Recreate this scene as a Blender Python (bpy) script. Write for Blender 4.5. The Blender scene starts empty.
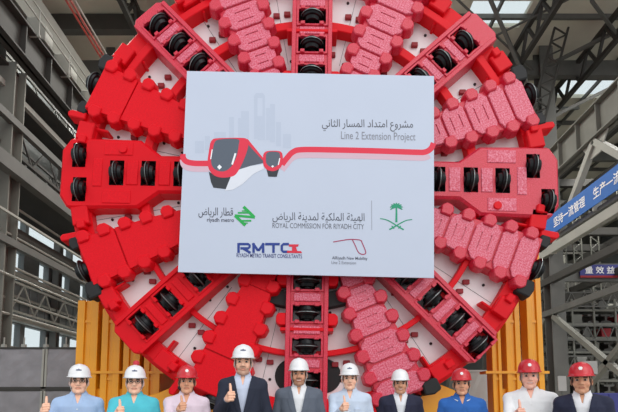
import bpy, bmesh, math, random
import numpy as np
from mathutils import Vector, Matrix
from mathutils.bvhtree import BVHTree

random.seed(7)
scene = bpy.context.scene
COL = scene.collection

# ------------------------------------------------------------------ camera, sky, sun, exposure
F_PX, PPX, PPY, PITCH = 450.0, 309.0, 361.0, math.radians(5.0)
CAM = Vector((0.0, -9.0, 1.35))
cam_data = bpy.data.cameras.new('camera')
cam_data.sensor_width = 36.0
cam_data.lens = F_PX / 618.0 * 36.0
cam_data.shift_y = (PPY - 206.0) / 618.0
cam_data.clip_end = 300
cam = bpy.data.objects.new('camera', cam_data)
cam.location = CAM
cam.rotation_euler = (math.radians(90) + PITCH, 0, 0)
COL.objects.link(cam)
scene.camera = cam

world = bpy.data.worlds.new('sky')
scene.world = world
world.use_nodes = True
bg = world.node_tree.nodes['Background']
bg.inputs['Color'].default_value = (0.93, 0.965, 1.0, 1)
bg.inputs['Strength'].default_value = 0.85

sun_data = bpy.data.lights.new('sun', 'SUN')
sun_data.energy = 0.9
sun_data.angle = math.radians(50)
sun_data.color = (1.0, 0.97, 0.93)
sun = bpy.data.objects.new('sun', sun_data)
sun.rotation_euler = Vector((-0.55, 1.0, -0.75)).to_track_quat('-Z', 'Y').to_euler()
COL.objects.link(sun)

# unseen fill lights added to brighten the hall, well behind the cutter head
for x, y in ((-5, 12), (4, 12), (-5, 26), (4, 26), (20, 13), (20, 26), (28, 20), (-11.8, 9), (-11.8, 20)):
    ld = bpy.data.lights.new('hall_fill', 'AREA')
    ld.shape = 'RECTANGLE'
    ld.size, ld.size_y = 2.5, 6.0
    ld.energy = 1900 if x > 15 else 1000
    ld.color = (1.0, 0.98, 0.92)
    lo = bpy.data.objects.new('hall_fill', ld)
    lo.location = (x, y, 19.4)
    COL.objects.link(lo)

scene.view_settings.view_transform = 'Standard'
scene.view_settings.look = 'None'
scene.view_settings.exposure = 0.25
scene.view_settings.gamma = 1.0
scene.view_settings.use_curve_mapping = False

# ------------------------------------------------------------------ helpers
def P(px, py, Y):
    """the place at depth plane y = Y that the photograph shows at (px, py)"""
    v = PPY - py
    c, s = math.cos(PITCH), math.sin(PITCH)
    dx, dy, dz = px - PPX, F_PX * c - v * s, F_PX * s + v * c
    k = (Y - CAM.y) / dy
    return Vector((CAM.x + dx * k, Y, CAM.z + dz * k))

def lin(c):
    c = c / 255.0
    return c / 12.92 if c <= 0.04045 else ((c + 0.055) / 1.055) ** 2.4

def rgb(r, g, b):
    return (lin(r), lin(g), lin(b), 1.0)

def mat(name, col, rough=0.5, metal=0.0, vary=0.12, scale=3.0, bump=0.0, bscale=60.0, col2=None, coat=0.0, spec=0.5, lo=0.35, hi=0.7):
    m = bpy.data.materials.new(name)
    m.use_nodes = True
    nt = m.node_tree
    b = nt.nodes['Principled BSDF']
    b.inputs['Roughness'].default_value = rough
    b.inputs['Metallic'].default_value = metal
    b.inputs['Specular IOR Level'].default_value = spec
    if coat:
        b.inputs['Coat Weight'].default_value = coat
        b.inputs['Coat Roughness'].default_value = 0.15
    tc = nt.nodes.new('ShaderNodeTexCoord')
    n = nt.nodes.new('ShaderNodeTexNoise')
    n.inputs['Scale'].default_value = scale
    n.inputs['Detail'].default_value = 4
    nt.links.new(tc.outputs['Object'], n.inputs['Vector'])
    cr = nt.nodes.new('ShaderNodeValToRGB')
    c2 = col2 or tuple(list(max(0, x * (1 - vary)) for x in col[:3]) + [1])
    cr.color_ramp.elements[0].color = c2
    cr.color_ramp.elements[0].position = lo
    cr.color_ramp.elements[1].color = col
    cr.color_ramp.elements[1].position = hi
    nt.links.new(n.outputs['Fac'], cr.inputs['Fac'])
    nt.links.new(cr.outputs['Color'], b.inputs['Base Color'])
    if bump:
        n2 = nt.nodes.new('ShaderNodeTexNoise')
        n2.inputs['Scale'].default_value = bscale
        nt.links.new(tc.outputs['Object'], n2.inputs['Vector'])
        bp = nt.nodes.new('ShaderNodeBump')
        bp.inputs['Strength'].default_value = bump
        bp.inputs['Distance'].default_value = 0.02
        nt.links.new(n2.outputs['Fac'], bp.inputs['Height'])
        nt.links.new(bp.outputs['Normal'], b.inputs['Normal'])
    return m

def glass(name):
    m = bpy.data.materials.new(name)
    m.use_nodes = True
    nt = m.node_tree
    nt.nodes.remove(nt.nodes['Principled BSDF'])
    t = nt.nodes.new('ShaderNodeBsdfTransparent')
    t.inputs['Color'].default_value = (0.93, 0.97, 0.97, 1)
    g = nt.nodes.new('ShaderNodeBsdfGlossy')
    g.inputs['Roughness'].default_value = 0.05
    mx = nt.nodes.new('ShaderNodeMixShader')
    mx.inputs['Fac'].default_value = 0.08
    nt.links.new(t.outputs[0], mx.inputs[1])
    nt.links.new(g.outputs[0], mx.inputs[2])
    nt.links.new(mx.outputs[0], nt.nodes['Material Output'].inputs['Surface'])
    return m

M = {
    'red': mat('red gloss paint', rgb(226, 16, 32), 0.42, vary=0.12, scale=1.5, bump=0.06, bscale=40, spec=0.16),
    'grain_sheen': mat('red grainy paint with sheen', rgb(222, 60, 92), 0.40, scale=46, col2=rgb(200, 16, 44), bump=0.3, bscale=70, coat=0.15, lo=0.4, hi=0.72),  # speckled grain, with the pinkish light on these arms mixed into its colour
    'hard': mat('red hardfaced plate with sheen', rgb(230, 130, 152), 0.40, scale=34, col2=rgb(206, 40, 74), bump=0.5, bscale=60, coat=0.2, lo=0.36, hi=0.66),  # weld hardfacing speckle; its pale pink also holds the sheen of the light
    'redplate': mat('smooth red wear plate', rgb(230, 18, 34), 0.45, vary=0.14, scale=40, bump=0.2, bscale=80, spec=0.14),
    'dkred': mat('dull red primer', rgb(150, 22, 36), 0.6, vary=0.2),
    'plate': mat('pale grey face plate', rgb(240, 232, 234), 0.45, vary=0.1, scale=1.2, bump=0.05, bscale=8),
    'black': mat('black cutter steel', rgb(26, 27, 30), 0.3, 0.6, vary=0.4, scale=12),
    'steel': mat('bright worn steel', rgb(128, 134, 134), 0.35, 0.8, vary=0.3, scale=20),
    'dark': mat('dark seam and pit shade', rgb(40, 22, 26), 0.7, vary=0.3),  # seams and plugs; in the cutter pits it paints their shade
    'yellow': mat('yellow orange enamel', rgb(238, 162, 10), 0.42, vary=0.12, scale=1.5, coat=0.2),
    'white_sheet': mat('printed banner vinyl', rgb(195, 204, 222), 0.6, vary=0.02, scale=1.0),
    'green_grey': mat('green grey steel paint', rgb(118, 118, 110), 0.6, vary=0.2, scale=1.0),
    'grey_steel': mat('mid grey steel paint', rgb(98, 98, 94), 0.6, vary=0.25, scale=1.0),
    'dark_steel': mat('dark brown grey steel', rgb(58, 56, 52), 0.65, vary=0.25, scale=1.0),
    'pale_steel': mat('pale grey steel paint', rgb(158, 158, 150), 0.55, vary=0.15, scale=1.0),
    'roof': mat('olive beige roof sheet', rgb(206, 202, 186), 0.7, vary=0.12, scale=0.6),
    'siding': mat('grey wall sheet', rgb(112, 116, 116), 0.65, vary=0.15, scale=0.7),
    'floor': mat('grey concrete', rgb(168, 166, 158), 0.55, vary=0.2, scale=0.8),
    'crate': mat('grey wrapped crate', rgb(142, 140, 144), 0.75, vary=0.2, scale=2.2, bump=0.4, bscale=5),
    'crate_pale': mat('pale grey board', rgb(178, 178, 174), 0.7, vary=0.12, scale=2.0),
    'blue': mat('blue banner cloth', rgb(24, 96, 176), 0.6, vary=0.06),
    'violet': mat('violet blue board', rgb(52, 56, 128), 0.6, vary=0.06),
    'white': mat('plain white', rgb(238, 238, 238), 0.6, vary=0.02),
    'cable_red': mat('red cable', rgb(170, 60, 50), 0.5),
    'rubber': mat('black rubber', rgb(28, 28, 30), 0.7, vary=0.3),
    'glass': glass('window glass'),
}

def finish(bm, name, m, parent=None, bevel=0.0, smooth=False, loc=None):
    bmesh.ops.recalc_face_normals(bm, faces=bm.faces)
    me = bpy.data.meshes.new(name)
    bm.to_mesh(me)
    bm.free()
    ms = m if isinstance(m, (list, tuple)) else [m]
    for k in ms:
        me.materials.append(k)
    o = bpy.data.objects.new(name, me)
    COL.objects.link(o)
    if parent is not None:
        o.parent = parent
    if loc is not None:
        o.location = loc
    if smooth:
        for p in me.polygons:
            p.use_smooth = True
    if bevel:
        md = o.modifiers.new('edge', 'BEVEL')
        md.width = bevel
        md.segments = 1
        md.limit_method = 'ANGLE'
        md.angle_limit = math.radians(40)
        bake(o)
    return o

def bake(o):
    bpy.context.view_layer.update()
    dg = bpy.context.evaluated_depsgraph_get()
    me = bpy.data.meshes.new_from_object(o.evaluated_get(dg))
    o.modifiers.clear()
    old = o.data
    me.name = old.name
    o.data = me

def cut(o, cutter_bm):
    """take the pieces in cutter_bm out of mesh object o"""
    bmesh.ops.recalc_face_normals(cutter_bm, faces=cutter_bm.faces)
    me = bpy.data.meshes.new('hole')
    cutter_bm.to_mesh(me)
    cutter_bm.free()
    c = bpy.data.objects.new('hole', me)
    COL.objects.link(c)
    par, mw = o.parent, o.location.copy()
    o.parent = None
    o.location = (0, 0, 0)
    md = o.modifiers.new('hole', 'BOOLEAN')
    md.operation = 'DIFFERENCE'
    md.object = c
    md.solver = 'EXACT'
    bake(o)
    bpy.data.objects.remove(c)
    o.parent = par
    o.location = mw

def box(bm, x0, x1, y0, y1, z0, z1, mi=0):
    vs = [bm.verts.new((x, y, z)) for x in (x0, x1) for y in (y0, y1) for z in (z0, z1)]
    for f in ((0, 1, 3, 2), (4, 6, 7, 5), (0, 4, 5, 1), (2, 3, 7, 6), (0, 2, 6, 4), (1, 5, 7, 3)):
        bm.faces.new([vs[i] for i in f]).material_index = mi
    return vs

def prism(bm, pts, y0, y1, inset=0.0, mi=0):
    """polygon in x,z pushed from y0 (front) to y1; inset shrinks the front face"""
    n = len(pts)
    cx = sum(p[0] for p in pts) / n
    cz = sum(p[1] for p in pts) / n
    k = 1.0 - inset
    a = [bm.verts.new((cx + (x - cx) * k, y0, cz + (z - cz) * k)) for x, z in pts]
    b = [bm.verts.new((x, y1, z)) for x, z in pts]
    bm.faces.new(a).material_index = mi
    bm.faces.new(b[::-1]).material_index = mi
    for i in range(n):
        j = (i + 1) % n
        bm.faces.new((a[j], a[i], b[i], b[j])).material_index = mi

def lathe(bm, prof, axis='Z', seg=32, center=(0, 0, 0), mi=0, mis=None):
    """closed or open profile of (radius, height) turned about an axis"""
    rings = []
    for r, h in prof:
        ring = []
        for k in range(seg):
            a = 2 * math.pi * k / seg
            p = (r * math.cos(a), r * math.sin(a), h)
            if axis == 'Y':
                p = (p[0], p[2], p[1])
            elif axis == 'X':
                p = (p[2], p[0], p[1])
            ring.append(bm.verts.new((p[0] + center[0], p[1] + center[1], p[2] + center[2])))
        rings.append(ring)
    for q in range(len(rings) - 1):
        for k in range(seg):
            k2 = (k + 1) % seg
            f = bm.faces.new((rings[q][k], rings[q][k2], rings[q + 1][k2], rings[q + 1][k]))
            f.material_index = mis[q] if mis else mi
    return rings

def tube(bm, a, b, r, seg=8, r2=None, cap=True, mi=0):
    a, b = Vector(a), Vector(b)
    d = (b - a).normalized()
    u = d.orthogonal().normalized()
    w = d.cross(u)
    r2 = r if r2 is None else r2
    A = [bm.verts.new(a + (u * math.cos(t) + w * math.sin(t)) * r) for t in [2 * math.pi * k / seg for k in range(seg)]]
    B = [bm.verts.new(b + (u * math.cos(t) + w * math.sin(t)) * r2) for t in [2 * math.pi * k / seg for k in range(seg)]]
    for k in range(seg):
        j = (k + 1) % seg
        bm.faces.new((A[k], A[j], B[j], B[k])).material_index = mi
    if cap:
        bm.faces.new(A[::-1]).material_index = mi
        bm.faces.new(B).material_index = mi

def bar(bm, a, b, w, h=None, mi=0):
    """square bar from a to b"""
    h = w if h is None else h
    a, b = Vector(a), Vector(b)
    d = (b - a).normalized()
    up = Vector((0, 0, 1)) if abs(d.z) < 0.95 else Vector((0, 1, 0))
    s = d.cross(up).normalized() * (w / 2)
    t = s.cross(d).normalized() * (h / 2)
    A = [bm.verts.new(a + q) for q in (s + t, s - t, -s - t, -s + t)]
    B = [bm.verts.new(b + q) for q in (s + t, s - t, -s - t, -s + t)]
    for k in range(4):
        j = (k + 1) % 4
        bm.faces.new((A[k], A[j], B[j], B[k])).material_index = mi
    bm.faces.new(A[::-1]).material_index = mi
    bm.faces.new(B).material_index = mi

def sweep(bm, pts, r, seg=6):
    for i in range(len(pts) - 1):
        tube(bm, pts[i], pts[i + 1], r, seg, cap=(i in (0, len(pts) - 2)))
    bmesh.ops.remove_doubles(bm, verts=bm.verts, dist=0.0005)

def thing(name, label, cat, loc=(0, 0, 0), group=None):
    o = bpy.data.objects.new(name, None)
    o.empty_display_size = 0.2
    COL.objects.link(o)
    o.location = loc
    return tag(o, label, cat, group)

def tag(o, label, cat, group=None):
    o['label'] = label
    o['category'] = cat
    if group:
        o['group'] = group
    return o

def struct(o):
    o['kind'] = 'structure'
    return o

def dup(o, parent=None):
    c = o.copy()
    COL.objects.link(c)
    if parent is not None:
        c.parent = parent
    return c

def dup_tree(o, parent=None):
    c = dup(o, parent)
    for ch in list(o.children):
        dup_tree(ch, c)
    return c

def sbox(name, m, x0, x1, y0, y1, z0, z1, bevel=0.0):
    bm = bmesh.new()
    box(bm, x0, x1, y0, y1, z0, z1)
    return struct(finish(bm, name, m, bevel=bevel))

# ------------------------------------------------------------------ the hall
XL, XR = -10.0, 13.0          # column rows
WL, WR = -14.0, 34.0          # outer walls
ROOF = 21.2
YE = 62.0
sbox('floor', M['floor'], WL - 0.3, WR + 0.3, -14, YE, -0.2, 0.0)

# roof sheet in strips round the skylight openings
sky = [(8.2, 11.2, 11.8, 13.4), (-6, -2, 22, 24), (2, 6, 22, 24), (16, 20, 17, 19), (24, 28, 20, 22)]
bm = bmesh.new()
ys = sorted({0.0, YE} | {y for s in sky for y in s[2:]})
for y0, y1 in zip(ys[:-1], ys[1:]):
    holes = sorted((s[0], s[1]) for s in sky if s[2] <= y0 and s[3] >= y1)
    x = WL - 0.3
    for h0, h1 in holes:
        box(bm, x, h0, y0, y1, ROOF, ROOF + 0.25)
        x = h1
    box(bm, x, WR + 0.3, y0, y1, ROOF, ROOF + 0.25)
bmesh.ops.remove_doubles(bm, verts=bm.verts, dist=0.001)
struct(finish(bm, 'ceiling', M['roof']))
for i, s in enumerate(sky):
    struct(sbox('window_%d' % (i + 1), M['glass'], s[0], s[1], s[2], s[3], ROOF + 0.1, ROOF + 0.13))

# left wall: bands of sheet with window strips between, piers in the strips
bands = [(0.0, 3.7), (5.0, 7.1), (8.5, 9.35), (10.35, ROOF)]
bm = bmesh.new()
for z0, z1 in bands:
    box(bm, WL - 0.3, WL, 0, YE, z0, z1)
for (z0, z1), step, pw in (((3.7, 5.0), 2.1, 0.35), ((7.1, 8.5), 2.1, 1.25), ((9.35, 10.35), 4.2, 0.25)):
    y = 0.0
    while y < YE - 1:
        box(bm, WL - 0.3, WL, y, y + pw, z0, z1)
        y += step
wl = struct(finish(bm, 'wall_left', M['siding']))
for i, (z0, z1) in enumerate(((3.7, 5.0), (7.1, 8.5), (9.35, 10.35))):
    struct(sbox('window_%d' % (i + 10), M['glass'], WL - 0.17, WL - 0.14, 0, YE, z0, z1))
# vertical ribs on the sheet
k = 0
for y in np.arange(4.0, 30, 0.7):
    for z0, z1 in ((5.0, 7.1),):
        struct(sbox('trim_%d' % (k + 1), M['siding'], WL, WL + 0.05, y, y + 0.1, z0, z1))
        k += 1
sbox('wall_right', M['siding'], WR, WR + 0.3, 0, YE, 0, ROOF)
sbox('wall_back', M['siding'], WL - 0.3, WR + 0.3, YE, YE + 0.3, 0, ROOF)

# steel columns of both rows, each an H shape
def hcol(x, y, w, z1, m):
    bm = bmesh.new()
    t = 0.05
    pts = [(-w / 2, -w / 2), (w / 2, -w / 2), (w / 2, -w / 2 + t), (t / 2, -w / 2 + t), (t / 2, w / 2 - t), (w / 2, w / 2 - t),
           (w / 2, w / 2), (-w / 2, w / 2), (-w / 2, w / 2 - t), (-t / 2, w / 2 - t), (-t / 2, -w / 2 + t), (-w / 2, -w / 2 + t)]
    A = [bm.verts.new((x + a, y + b, 0)) for a, b in pts]
    B = [bm.verts.new((x + a, y + b, z1)) for a, b in pts]
    bm.faces.new(A)
    bm.faces.new(B)
    for i in range(12):
        j = (i + 1) % 12
        bm.faces.new((A[i], A[j], B[j], B[i]))
    return struct(finish(bm, 'column', m))
for y in (6, 15, 24, 33, 42):
    hcol(XL - 0.5, y, 0.6, 13.1, M['green_grey'])
    hcol(XL - 1.2, y, 0.5, ROOF, M['grey_steel'])
    hcol(XR + 0.3, y, 0.75, ROOF, M['grey_steel'])
for y in (6, 10.5, 15, 19.5, 24, 28.5, 33):
    hcol(WL + 0.3, y, 0.35, ROOF, M['grey_steel'])
for y in (15, 24, 33):
    hcol(24.0, y, 0.7, ROOF, M['green_grey'])

# crane girders with stiffeners
def girder(x, z0, z1, m, side):
    bm = bmesh.new()
    box(bm, x - 0.04, x + 0.04, 0.5, 58, z0, z1)
    box(bm, x - 0.3, x + 0.3, 0.5, 58, z1 - 0.06, z1)
    box(bm, x - 0.25, x + 0.25, 0.5, 58, z0, z0 + 0.06)
    y = 1.0
    while y < 50:
        box(bm, x - 0.24, x + 0.24, y, y + 0.05, z0 + 0.05, z1 - 0.05)
        y += 1.5
    struct(finish(bm, 'crane_girder', m))
    bm = bmesh.new()
    box(bm, x - 0.06, x + 0.06, 0.5, 58, z1, z1 + 0.14)
    struct(finish(bm, 'crane_rail', M['dark_steel']))
girder(XL, 13.15, 14.35, M['dark_steel'], 1)
girder(XR, 13.15, 14.6, M['green_grey'], -1)
# upper wall girder on the left, lower walkway beams
sbox('crane_girder', M['green_grey'], XL - 0.9, XL - 0.5, 0.5, 58, 15.6, 17.0)
sbox('wall_beam', M['dark_steel'], XL - 0.8, XL - 0.5, 0.5, 58, 14.75, 14.95)
for x, z, w, h, m in ((XL - 0.1, 9.0, 0.35, 0.5, 'grey_steel'), (XL - 0.2, 10.8, 0.2, 0.25, 'grey_steel'), (XL - 0.6, 12.2, 0.15, 0.2, 'pale_steel'),
                      (XL - 0.2, 6.6, 0.2, 0.25, 'grey_steel'), (XL - 0.1, 7.6, 0.08, 0.08, 'pale_steel'), (XL - 2.2, 8.1, 0.3, 0.35, 'grey_steel'),
                      (WL + 0.5, 11.2, 0.3, 0.3, 'pale_steel'), (WL + 0.5, 12.4, 0.3, 0.3, 'grey_steel'), (WL + 0.5, 14.2, 0.3, 0.3, 'grey_steel'),
                      (WL + 0.4, 5.0, 0.3, 0.2, 'pale_steel'), (WL + 0.4, 7.05, 0.35, 0.2, 'pale_steel'), (WL + 0.4, 3.6, 0.35, 0.2, 'pale_steel'), (WL + 0.3, 6.1, 0.2, 0.12, 'pale_steel')):
    sbox('wall_beam', M[m], x - w / 2, x + w / 2, 0.5, 58, z, z + h)
sbox('walkway', M['dark_steel'], XL - 2.6, XL - 0.45, 0.5, 58, 12.95, 13.05)
sbox('walkway', M['dark_steel'], XL - 3.3, XL - 0.3, 0.5, 58, 9.55, 9.62)
# white bracket plates along the top of the left girder
for y in (6.6, 8.4, 10.6):
    bm = bmesh.new()
    prism(bm, [(0, 0), (0.75, -0.35), (0.75, 0.25), (0.45, 0.6), (0, 0.6)], 0, 0.5)
    o = finish(bm, 'bracket_plate', M['pale_steel'], bevel=0.02)
    o.location = (XL - 0.55, y, 15.0)
    struct(o)
# handrail lines along the left girder
for z in (14.9, 15.3):
    bm = bmesh.new()
    tube(bm, (XL + 0.35, 0.5, z), (XL + 0.35, 50, z), 0.03)
    struct(finish(bm, 'guard_rail', M['pale_steel']))
for y in np.arange(2, 26, 2.0):
    bm = bmesh.new()
    tube(bm, (XL + 0.35, y, 14.25), (XL + 0.35, y, 15.3), 0.025)
    bar(bm, (XL + 0.4, y, 14.3), (XL - 0.2, y, 14.3), 0.06)
    struct(finish(bm, 'rail_post', M['pale_steel']))
# red conductor cables above
for i, (dx, dz) in enumerate(((0.0, 0.0), (0.1, 0.12), (0.2, -0.02), (0.3, 0.1))):
    bm = bmesh.new()
    tube(bm, (XL + dx, 1.0, 17.75 + dz), (XL + dx, 45, 17.75 + dz), 0.045)
    struct(finish(bm, 'conductor_cable', M['cable_red'] if i % 2 == 0 else M['pale_steel']))

# roof trusses across the hall, lattice girders down the middle bays
def lattice(a, b, depth_v, n, w, m, name):
    a, b, dv = Vector(a), Vector(b), Vector(depth_v)
    bm = bmesh.new()
    bar(bm, a, b, w)
    bar(bm, a + dv, b + dv, w)
    for i in range(n):
        p0, p1 = a.lerp(b, i / n), a.lerp(b, (i + 1) / n)
        bar(bm, p0, p0.lerp(p1, 0.5) + dv, w * 0.6)
        bar(bm, p0.lerp(p1, 0.5) + dv, p1, w * 0.6)
    return struct(finish(bm, name, m))
for y in (15, 24, 33, 42):
    sbox('roof_beam', M['grey_steel'], WL, WR, y - 0.15, y + 0.15, 19.6, 20.5)
for y in (8.2, 12.6, 17, 21.5, 28):
    sbox('roof_beam', M['grey_steel'], WL, WR, y - 0.07, y + 0.07, 20.95, ROOF)
for x in (-6, 0, 6, 9.6, 18, 24):
    sbox('roof_beam', M['grey_steel'], x - 0.06, x + 0.06, 0.2, 58, 20.98, ROOF)
for z in (5.3, 11.4, 15.0):
    lattice((WL + 0.9, 2, z), (WL + 0.9, 46, z), (0, 0, 1.3), 26, 0.1, M['pale_steel'] if z < 10 else M['grey_steel'], 'wall_truss')
lattice((XL - 0.6, 2, 10.2), (XL - 0.6, 46, 10.2), (0, 0, 1.2), 24, 0.1, M['grey_steel'], 'wall_truss')
for i, (x, z) in enumerate(((XL - 0.3, 4.3), (XL - 0.5, 4.9), (XL - 0.2, 5.6), (XL - 0.6, 6.1), (XL - 0.4, 7.1), (XL - 1.4, 8.8))):
    bm = bmesh.new()
    tube(bm, (x, 1, z), (x, 50, z), 0.05)
    struct(finish(bm, 'wall_pipe', M['pale_steel']))
for z, y in ((3.0, 15.9), (4.7, 15.9), (6.6, 15.9), (3.6, 19.6), (5.6, 19.6), (8.4, 19.6), (9.9, 21.6)):
    lattice((XR + 0.6, y, z), (XR + 13, y, z), (0, 0, 0.8), 16, 0.07, M['grey_steel'], 'wall_truss')
for x in (14.2, 15.1, 15.9, 16.9, 18.0):
    lattice((x, 19.0, 0), (x, 19.0, 13.5), (0.5, 0, 0), 16, 0.07, M['green_grey'], 'wall_truss')
# heavy lattice girders running into the hall under the roof on the right
for x in (-8.4, -5.6, 11.2, 15.2):
    lattice((x, 2, 20.4), (x, 44, 20.4), (0.0, 0, -1.3), 28, 0.22, M['dark_steel'], 'roof_truss')
for y in (9.3, 12.0, 18.0):
    sbox('roof_beam', M['dark_steel'], WL, -2.5, y - 0.2, y + 0.2, 19.7, 20.5)
# knee braces between the right columns and the roof, and wind braces
bm = bmesh.new()
for a, b in (((8.2, 10.5, 19.3), (12.9, 15, 16.2)), ((12.9, 15, 16.2), (18, 19.5, 19.3))):
    bar(bm, Vector(a) + Vector((0, 0, 1.5)), Vector(b) + Vector((0, 0, 1.5)), 0.16)
struct(finish(bm, 'roof_brace', M['grey_steel']))
for a, b, w in (((6.5, 15, 18.4), (12.8, 10.5, 18.9), 0.1), ((6.5, 10.5, 19.0), (12.8, 15, 18.4), 0.1), ((13.2, 10.5, 18.5), (19, 15, 18.5), 0.16),
                ((13, 15, 18.5), (17.5, 10.5, 18.6), 0.2), ((13, 15.1, 15.4), (19, 15.1, 18.5), 0.18), ((-9.8, 6, 19), (-4, 10.5, 19), 0.12), ((-9.8, 10.5, 19), (-4, 6, 19), 0.12),
                ((-9.8, 10.5, 19), (-4, 15, 19), 0.12)):
    bm = bmesh.new()
    bar(bm, Vector(a) + Vector((0, 0, 1.5)), Vector(b) + Vector((0, 0, 1.5)), w * 0.8)
    struct(finish(bm, 'roof_brace', M['grey_steel']))
# the tall narrow lattice mast near the right column
lattice((11.0, 12.5, 14.9), (12.6, 12.5, 20.4), (0.7, 0, 0), 7, 0.1, M['dark_steel'], 'roof_truss')
# braces under the right girder: V shape in each bay and K plates
for y0 in (6, 15):
    yc = y0 + 4.5
    for a, b, w in (((XR, yc, 13.1), (XR, yc - 3.9, 9.2), 0.28), ((XR, yc, 13.1), (XR, yc + 3.9, 9.2), 0.28)):
        bm = bmesh.new()
        bar(bm, a, b, w)
        struct(finish(bm, 'wall_brace', M['pale_steel']))
    bm = bmesh.new()
    v = [(yc - 0.9, 13.15), (yc + 0.9, 13.15), (yc + 0.35, 12.4), (yc - 0.35, 12.4)]
    A = [bm.verts.new((XR - 0.02, y, z)) for y, z in v]
    B = [bm.verts.new((XR + 0.04, y, z)) for y, z in v]
    bm.faces.new(A)
    bm.faces.new(B)
    for i in range(4):
        j = (i + 1) % 4
        bm.faces.new((A[i], A[j], B[j], B[i]))
    struct(finish(bm, 'gusset_plate', M['pale_steel']))
# lower beams along the right row
for z, w, h, m in ((9.15, 0.3, 0.45, 'pale_steel'), (9.75, 0.2, 0.2, 'grey_steel'), (7.6, 0.3, 0.35, 'dark_steel'), (5.9, 0.26, 0.3, 'grey_steel')):
    sbox('wall_beam', M[m], XR - w / 2, XR + w / 2, 0.5, 58, z, z + h)
for x in (17, 20.5):
    for z in (8.2, 11.8, 14.0, 16.2):
        sbox('wall_beam', M['dark_steel'], x - 0.15, x + 0.15, 2, 58, z, z + 0.4)
for y in (18, 21, 26, 31):
    for z in (7.4, 11.5, 14.6):
        sbox('cross_beam', M['dark_steel'], XR, WR, y - 0.15, y + 0.15, z, z + 0.45)
for y0, y1 in ((6.4, 14.6), (15.4, 23.6)):
    for a, b in (((XR, y0, 0.2), (XR, y1, 5.8)), ((XR, y1, 0.2), (XR, y0, 5.8))):
        bm = bmesh.new()
        bar(bm, a, b, 0.24)
        struct(finish(bm, 'wall_brace', M['green_grey']))

# ------------------------------------------------------------------ the cutter head
CC = P(309.5, 176, 0)
R_HEAD = 5.14
head = thing('cutter_head', 'huge round red tunnel boring machine cutter head filling the hall', 'cutter head', (CC.x, 0, 0))
HUB = Vector((0, 0, CC.z))

def polar(r, a):
    a = math.radians(a)
    return Vector((r * math.sin(a), 0, r * math.cos(a)))

# recessed grey face plate
bm = bmesh.new()
lathe(bm, [(0.0, 0.36), (4.75, 0.36), (4.75, 0.5), (0.0, 0.5)], 'Y', 96)
bmesh.ops.remove_doubles(bm, verts=bm.verts, dist=0.0001)
face_plate = finish(bm, 'face_plate', M['plate'], head, loc=HUB)
face_plate['label'] = 'pale grey recessed face plate'
# rim and drum
bm = bmesh.new()
lathe(bm, [(4.64, 0.14), (4.98, 0.14), (5.08, 0.24), (5.08, 1.3), (4.64, 1.3), (4.64, 0.14)], 'Y', 128)
bmesh.ops.remove_doubles(bm, verts=bm.verts, dist=0.0001)
finish(bm, 'rim', M['red'], head, loc=HUB)
bm = bmesh.new()
lathe(bm, [(0.0, 1.3), (4.92, 1.3), (4.92, 4.6), (0.0, 4.6)], 'Y', 96)
bmesh.ops.remove_doubles(bm, verts=bm.verts, dist=0.0001)
finish(bm, 'shield_drum', M['red'], head, loc=HUB)
bm = bmesh.new()
lathe(bm, [(0.0, -0.02), (1.5, -0.02), (1.6, 0.08), (1.6, 0.7), (0.0, 0.7)], 'Y', 48)
bmesh.ops.remove_doubles(bm, verts=bm.verts, dist=0.0001)
finish(bm, 'hub', M['red'], head, loc=HUB)

# a disc cutter whose axle points along z
def cutter_mesh():
    bm = bmesh.new()
    lathe(bm, [(0.0, -0.15), (0.08, -0.15), (0.08, -0.12), (0.15, -0.12), (0.17, -0.06), (0.205, -0.05), (0.225, -0.02), (0.25, -0.008),
               (0.25, 0.008), (0.225, 0.02), (0.205, 0.05), (0.17, 0.06), (0.15, 0.12), (0.08, 0.12), (0.08, 0.15), (0.0, 0.15)],
          'Z', 28, mis=[0] * 7 + [1] + [0] * 7)
    bmesh.ops.remove_doubles(bm, verts=bm.verts, dist=0.0001)
    return bm
proto_cutter = finish(cutter_mesh(), 'disc_cutter', [M['black'], M['steel']], smooth=False)

def put_cutter(parent, x, z, y=0.03):
    c = dup(proto_cutter, parent)
    c.location = (x, y, z)

WINX, WINZ = 0.29, 0.165

def clamp_frame(m):
    """raised frame round a cutter pit with lugs at its corners"""
    bm = bmesh.new()
    a, b, t = WINX, WINZ, 0.045
    xs = [-a - t, -a, a, a + t]
    zs = [-b - t, -b, b, b + t]
    y0, y1 = -0.03, 0.05
    g = {}
    for y in (y0, y1):
        for i, x in enumerate(xs):
            for j, z in enumerate(zs):
                g[(i, j, y)] = bm.verts.new((x, y, z))
    for i in range(3):
        for j in range(3):
            if i == 1 and j == 1:
                continue
            for y in (y0, y1):
                bm.faces.new([g[(i, j, y)], g[(i + 1, j, y)], g[(i + 1, j + 1, y)], g[(i, j + 1, y)]])
    def wall(p, q):
        bm.faces.new([g[(*p, y0)], g[(*q, y0)], g[(*q, y1)], g[(*p, y1)]])
    for i in range(3):
        wall((i, 0), (i + 1, 0)); wall((i, 3), (i + 1, 3)); wall((0, i), (0, i + 1)); wall((3, i), (3, i + 1))
    wall((1, 1), (2, 1)); wall((1, 2), (2, 2)); wall((1, 1), (1, 2)); wall((2, 1), (2, 2))
    for sx in (-1, 1):
        for sz in (-1, 1):
            box(bm, sx * 0.2 - 0.045, sx * 0.2 + 0.045, -0.075, 0.0, sz * (b + 0.012) - 0.035, sz * (b + 0.012) + 0.035)
    return finish(bm, 'clamp_frame', m, bevel=0.006)

proto_frame = {'red': clamp_frame(M['red']), 'hard': clamp_frame(M['grain_sheen'])}

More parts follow.
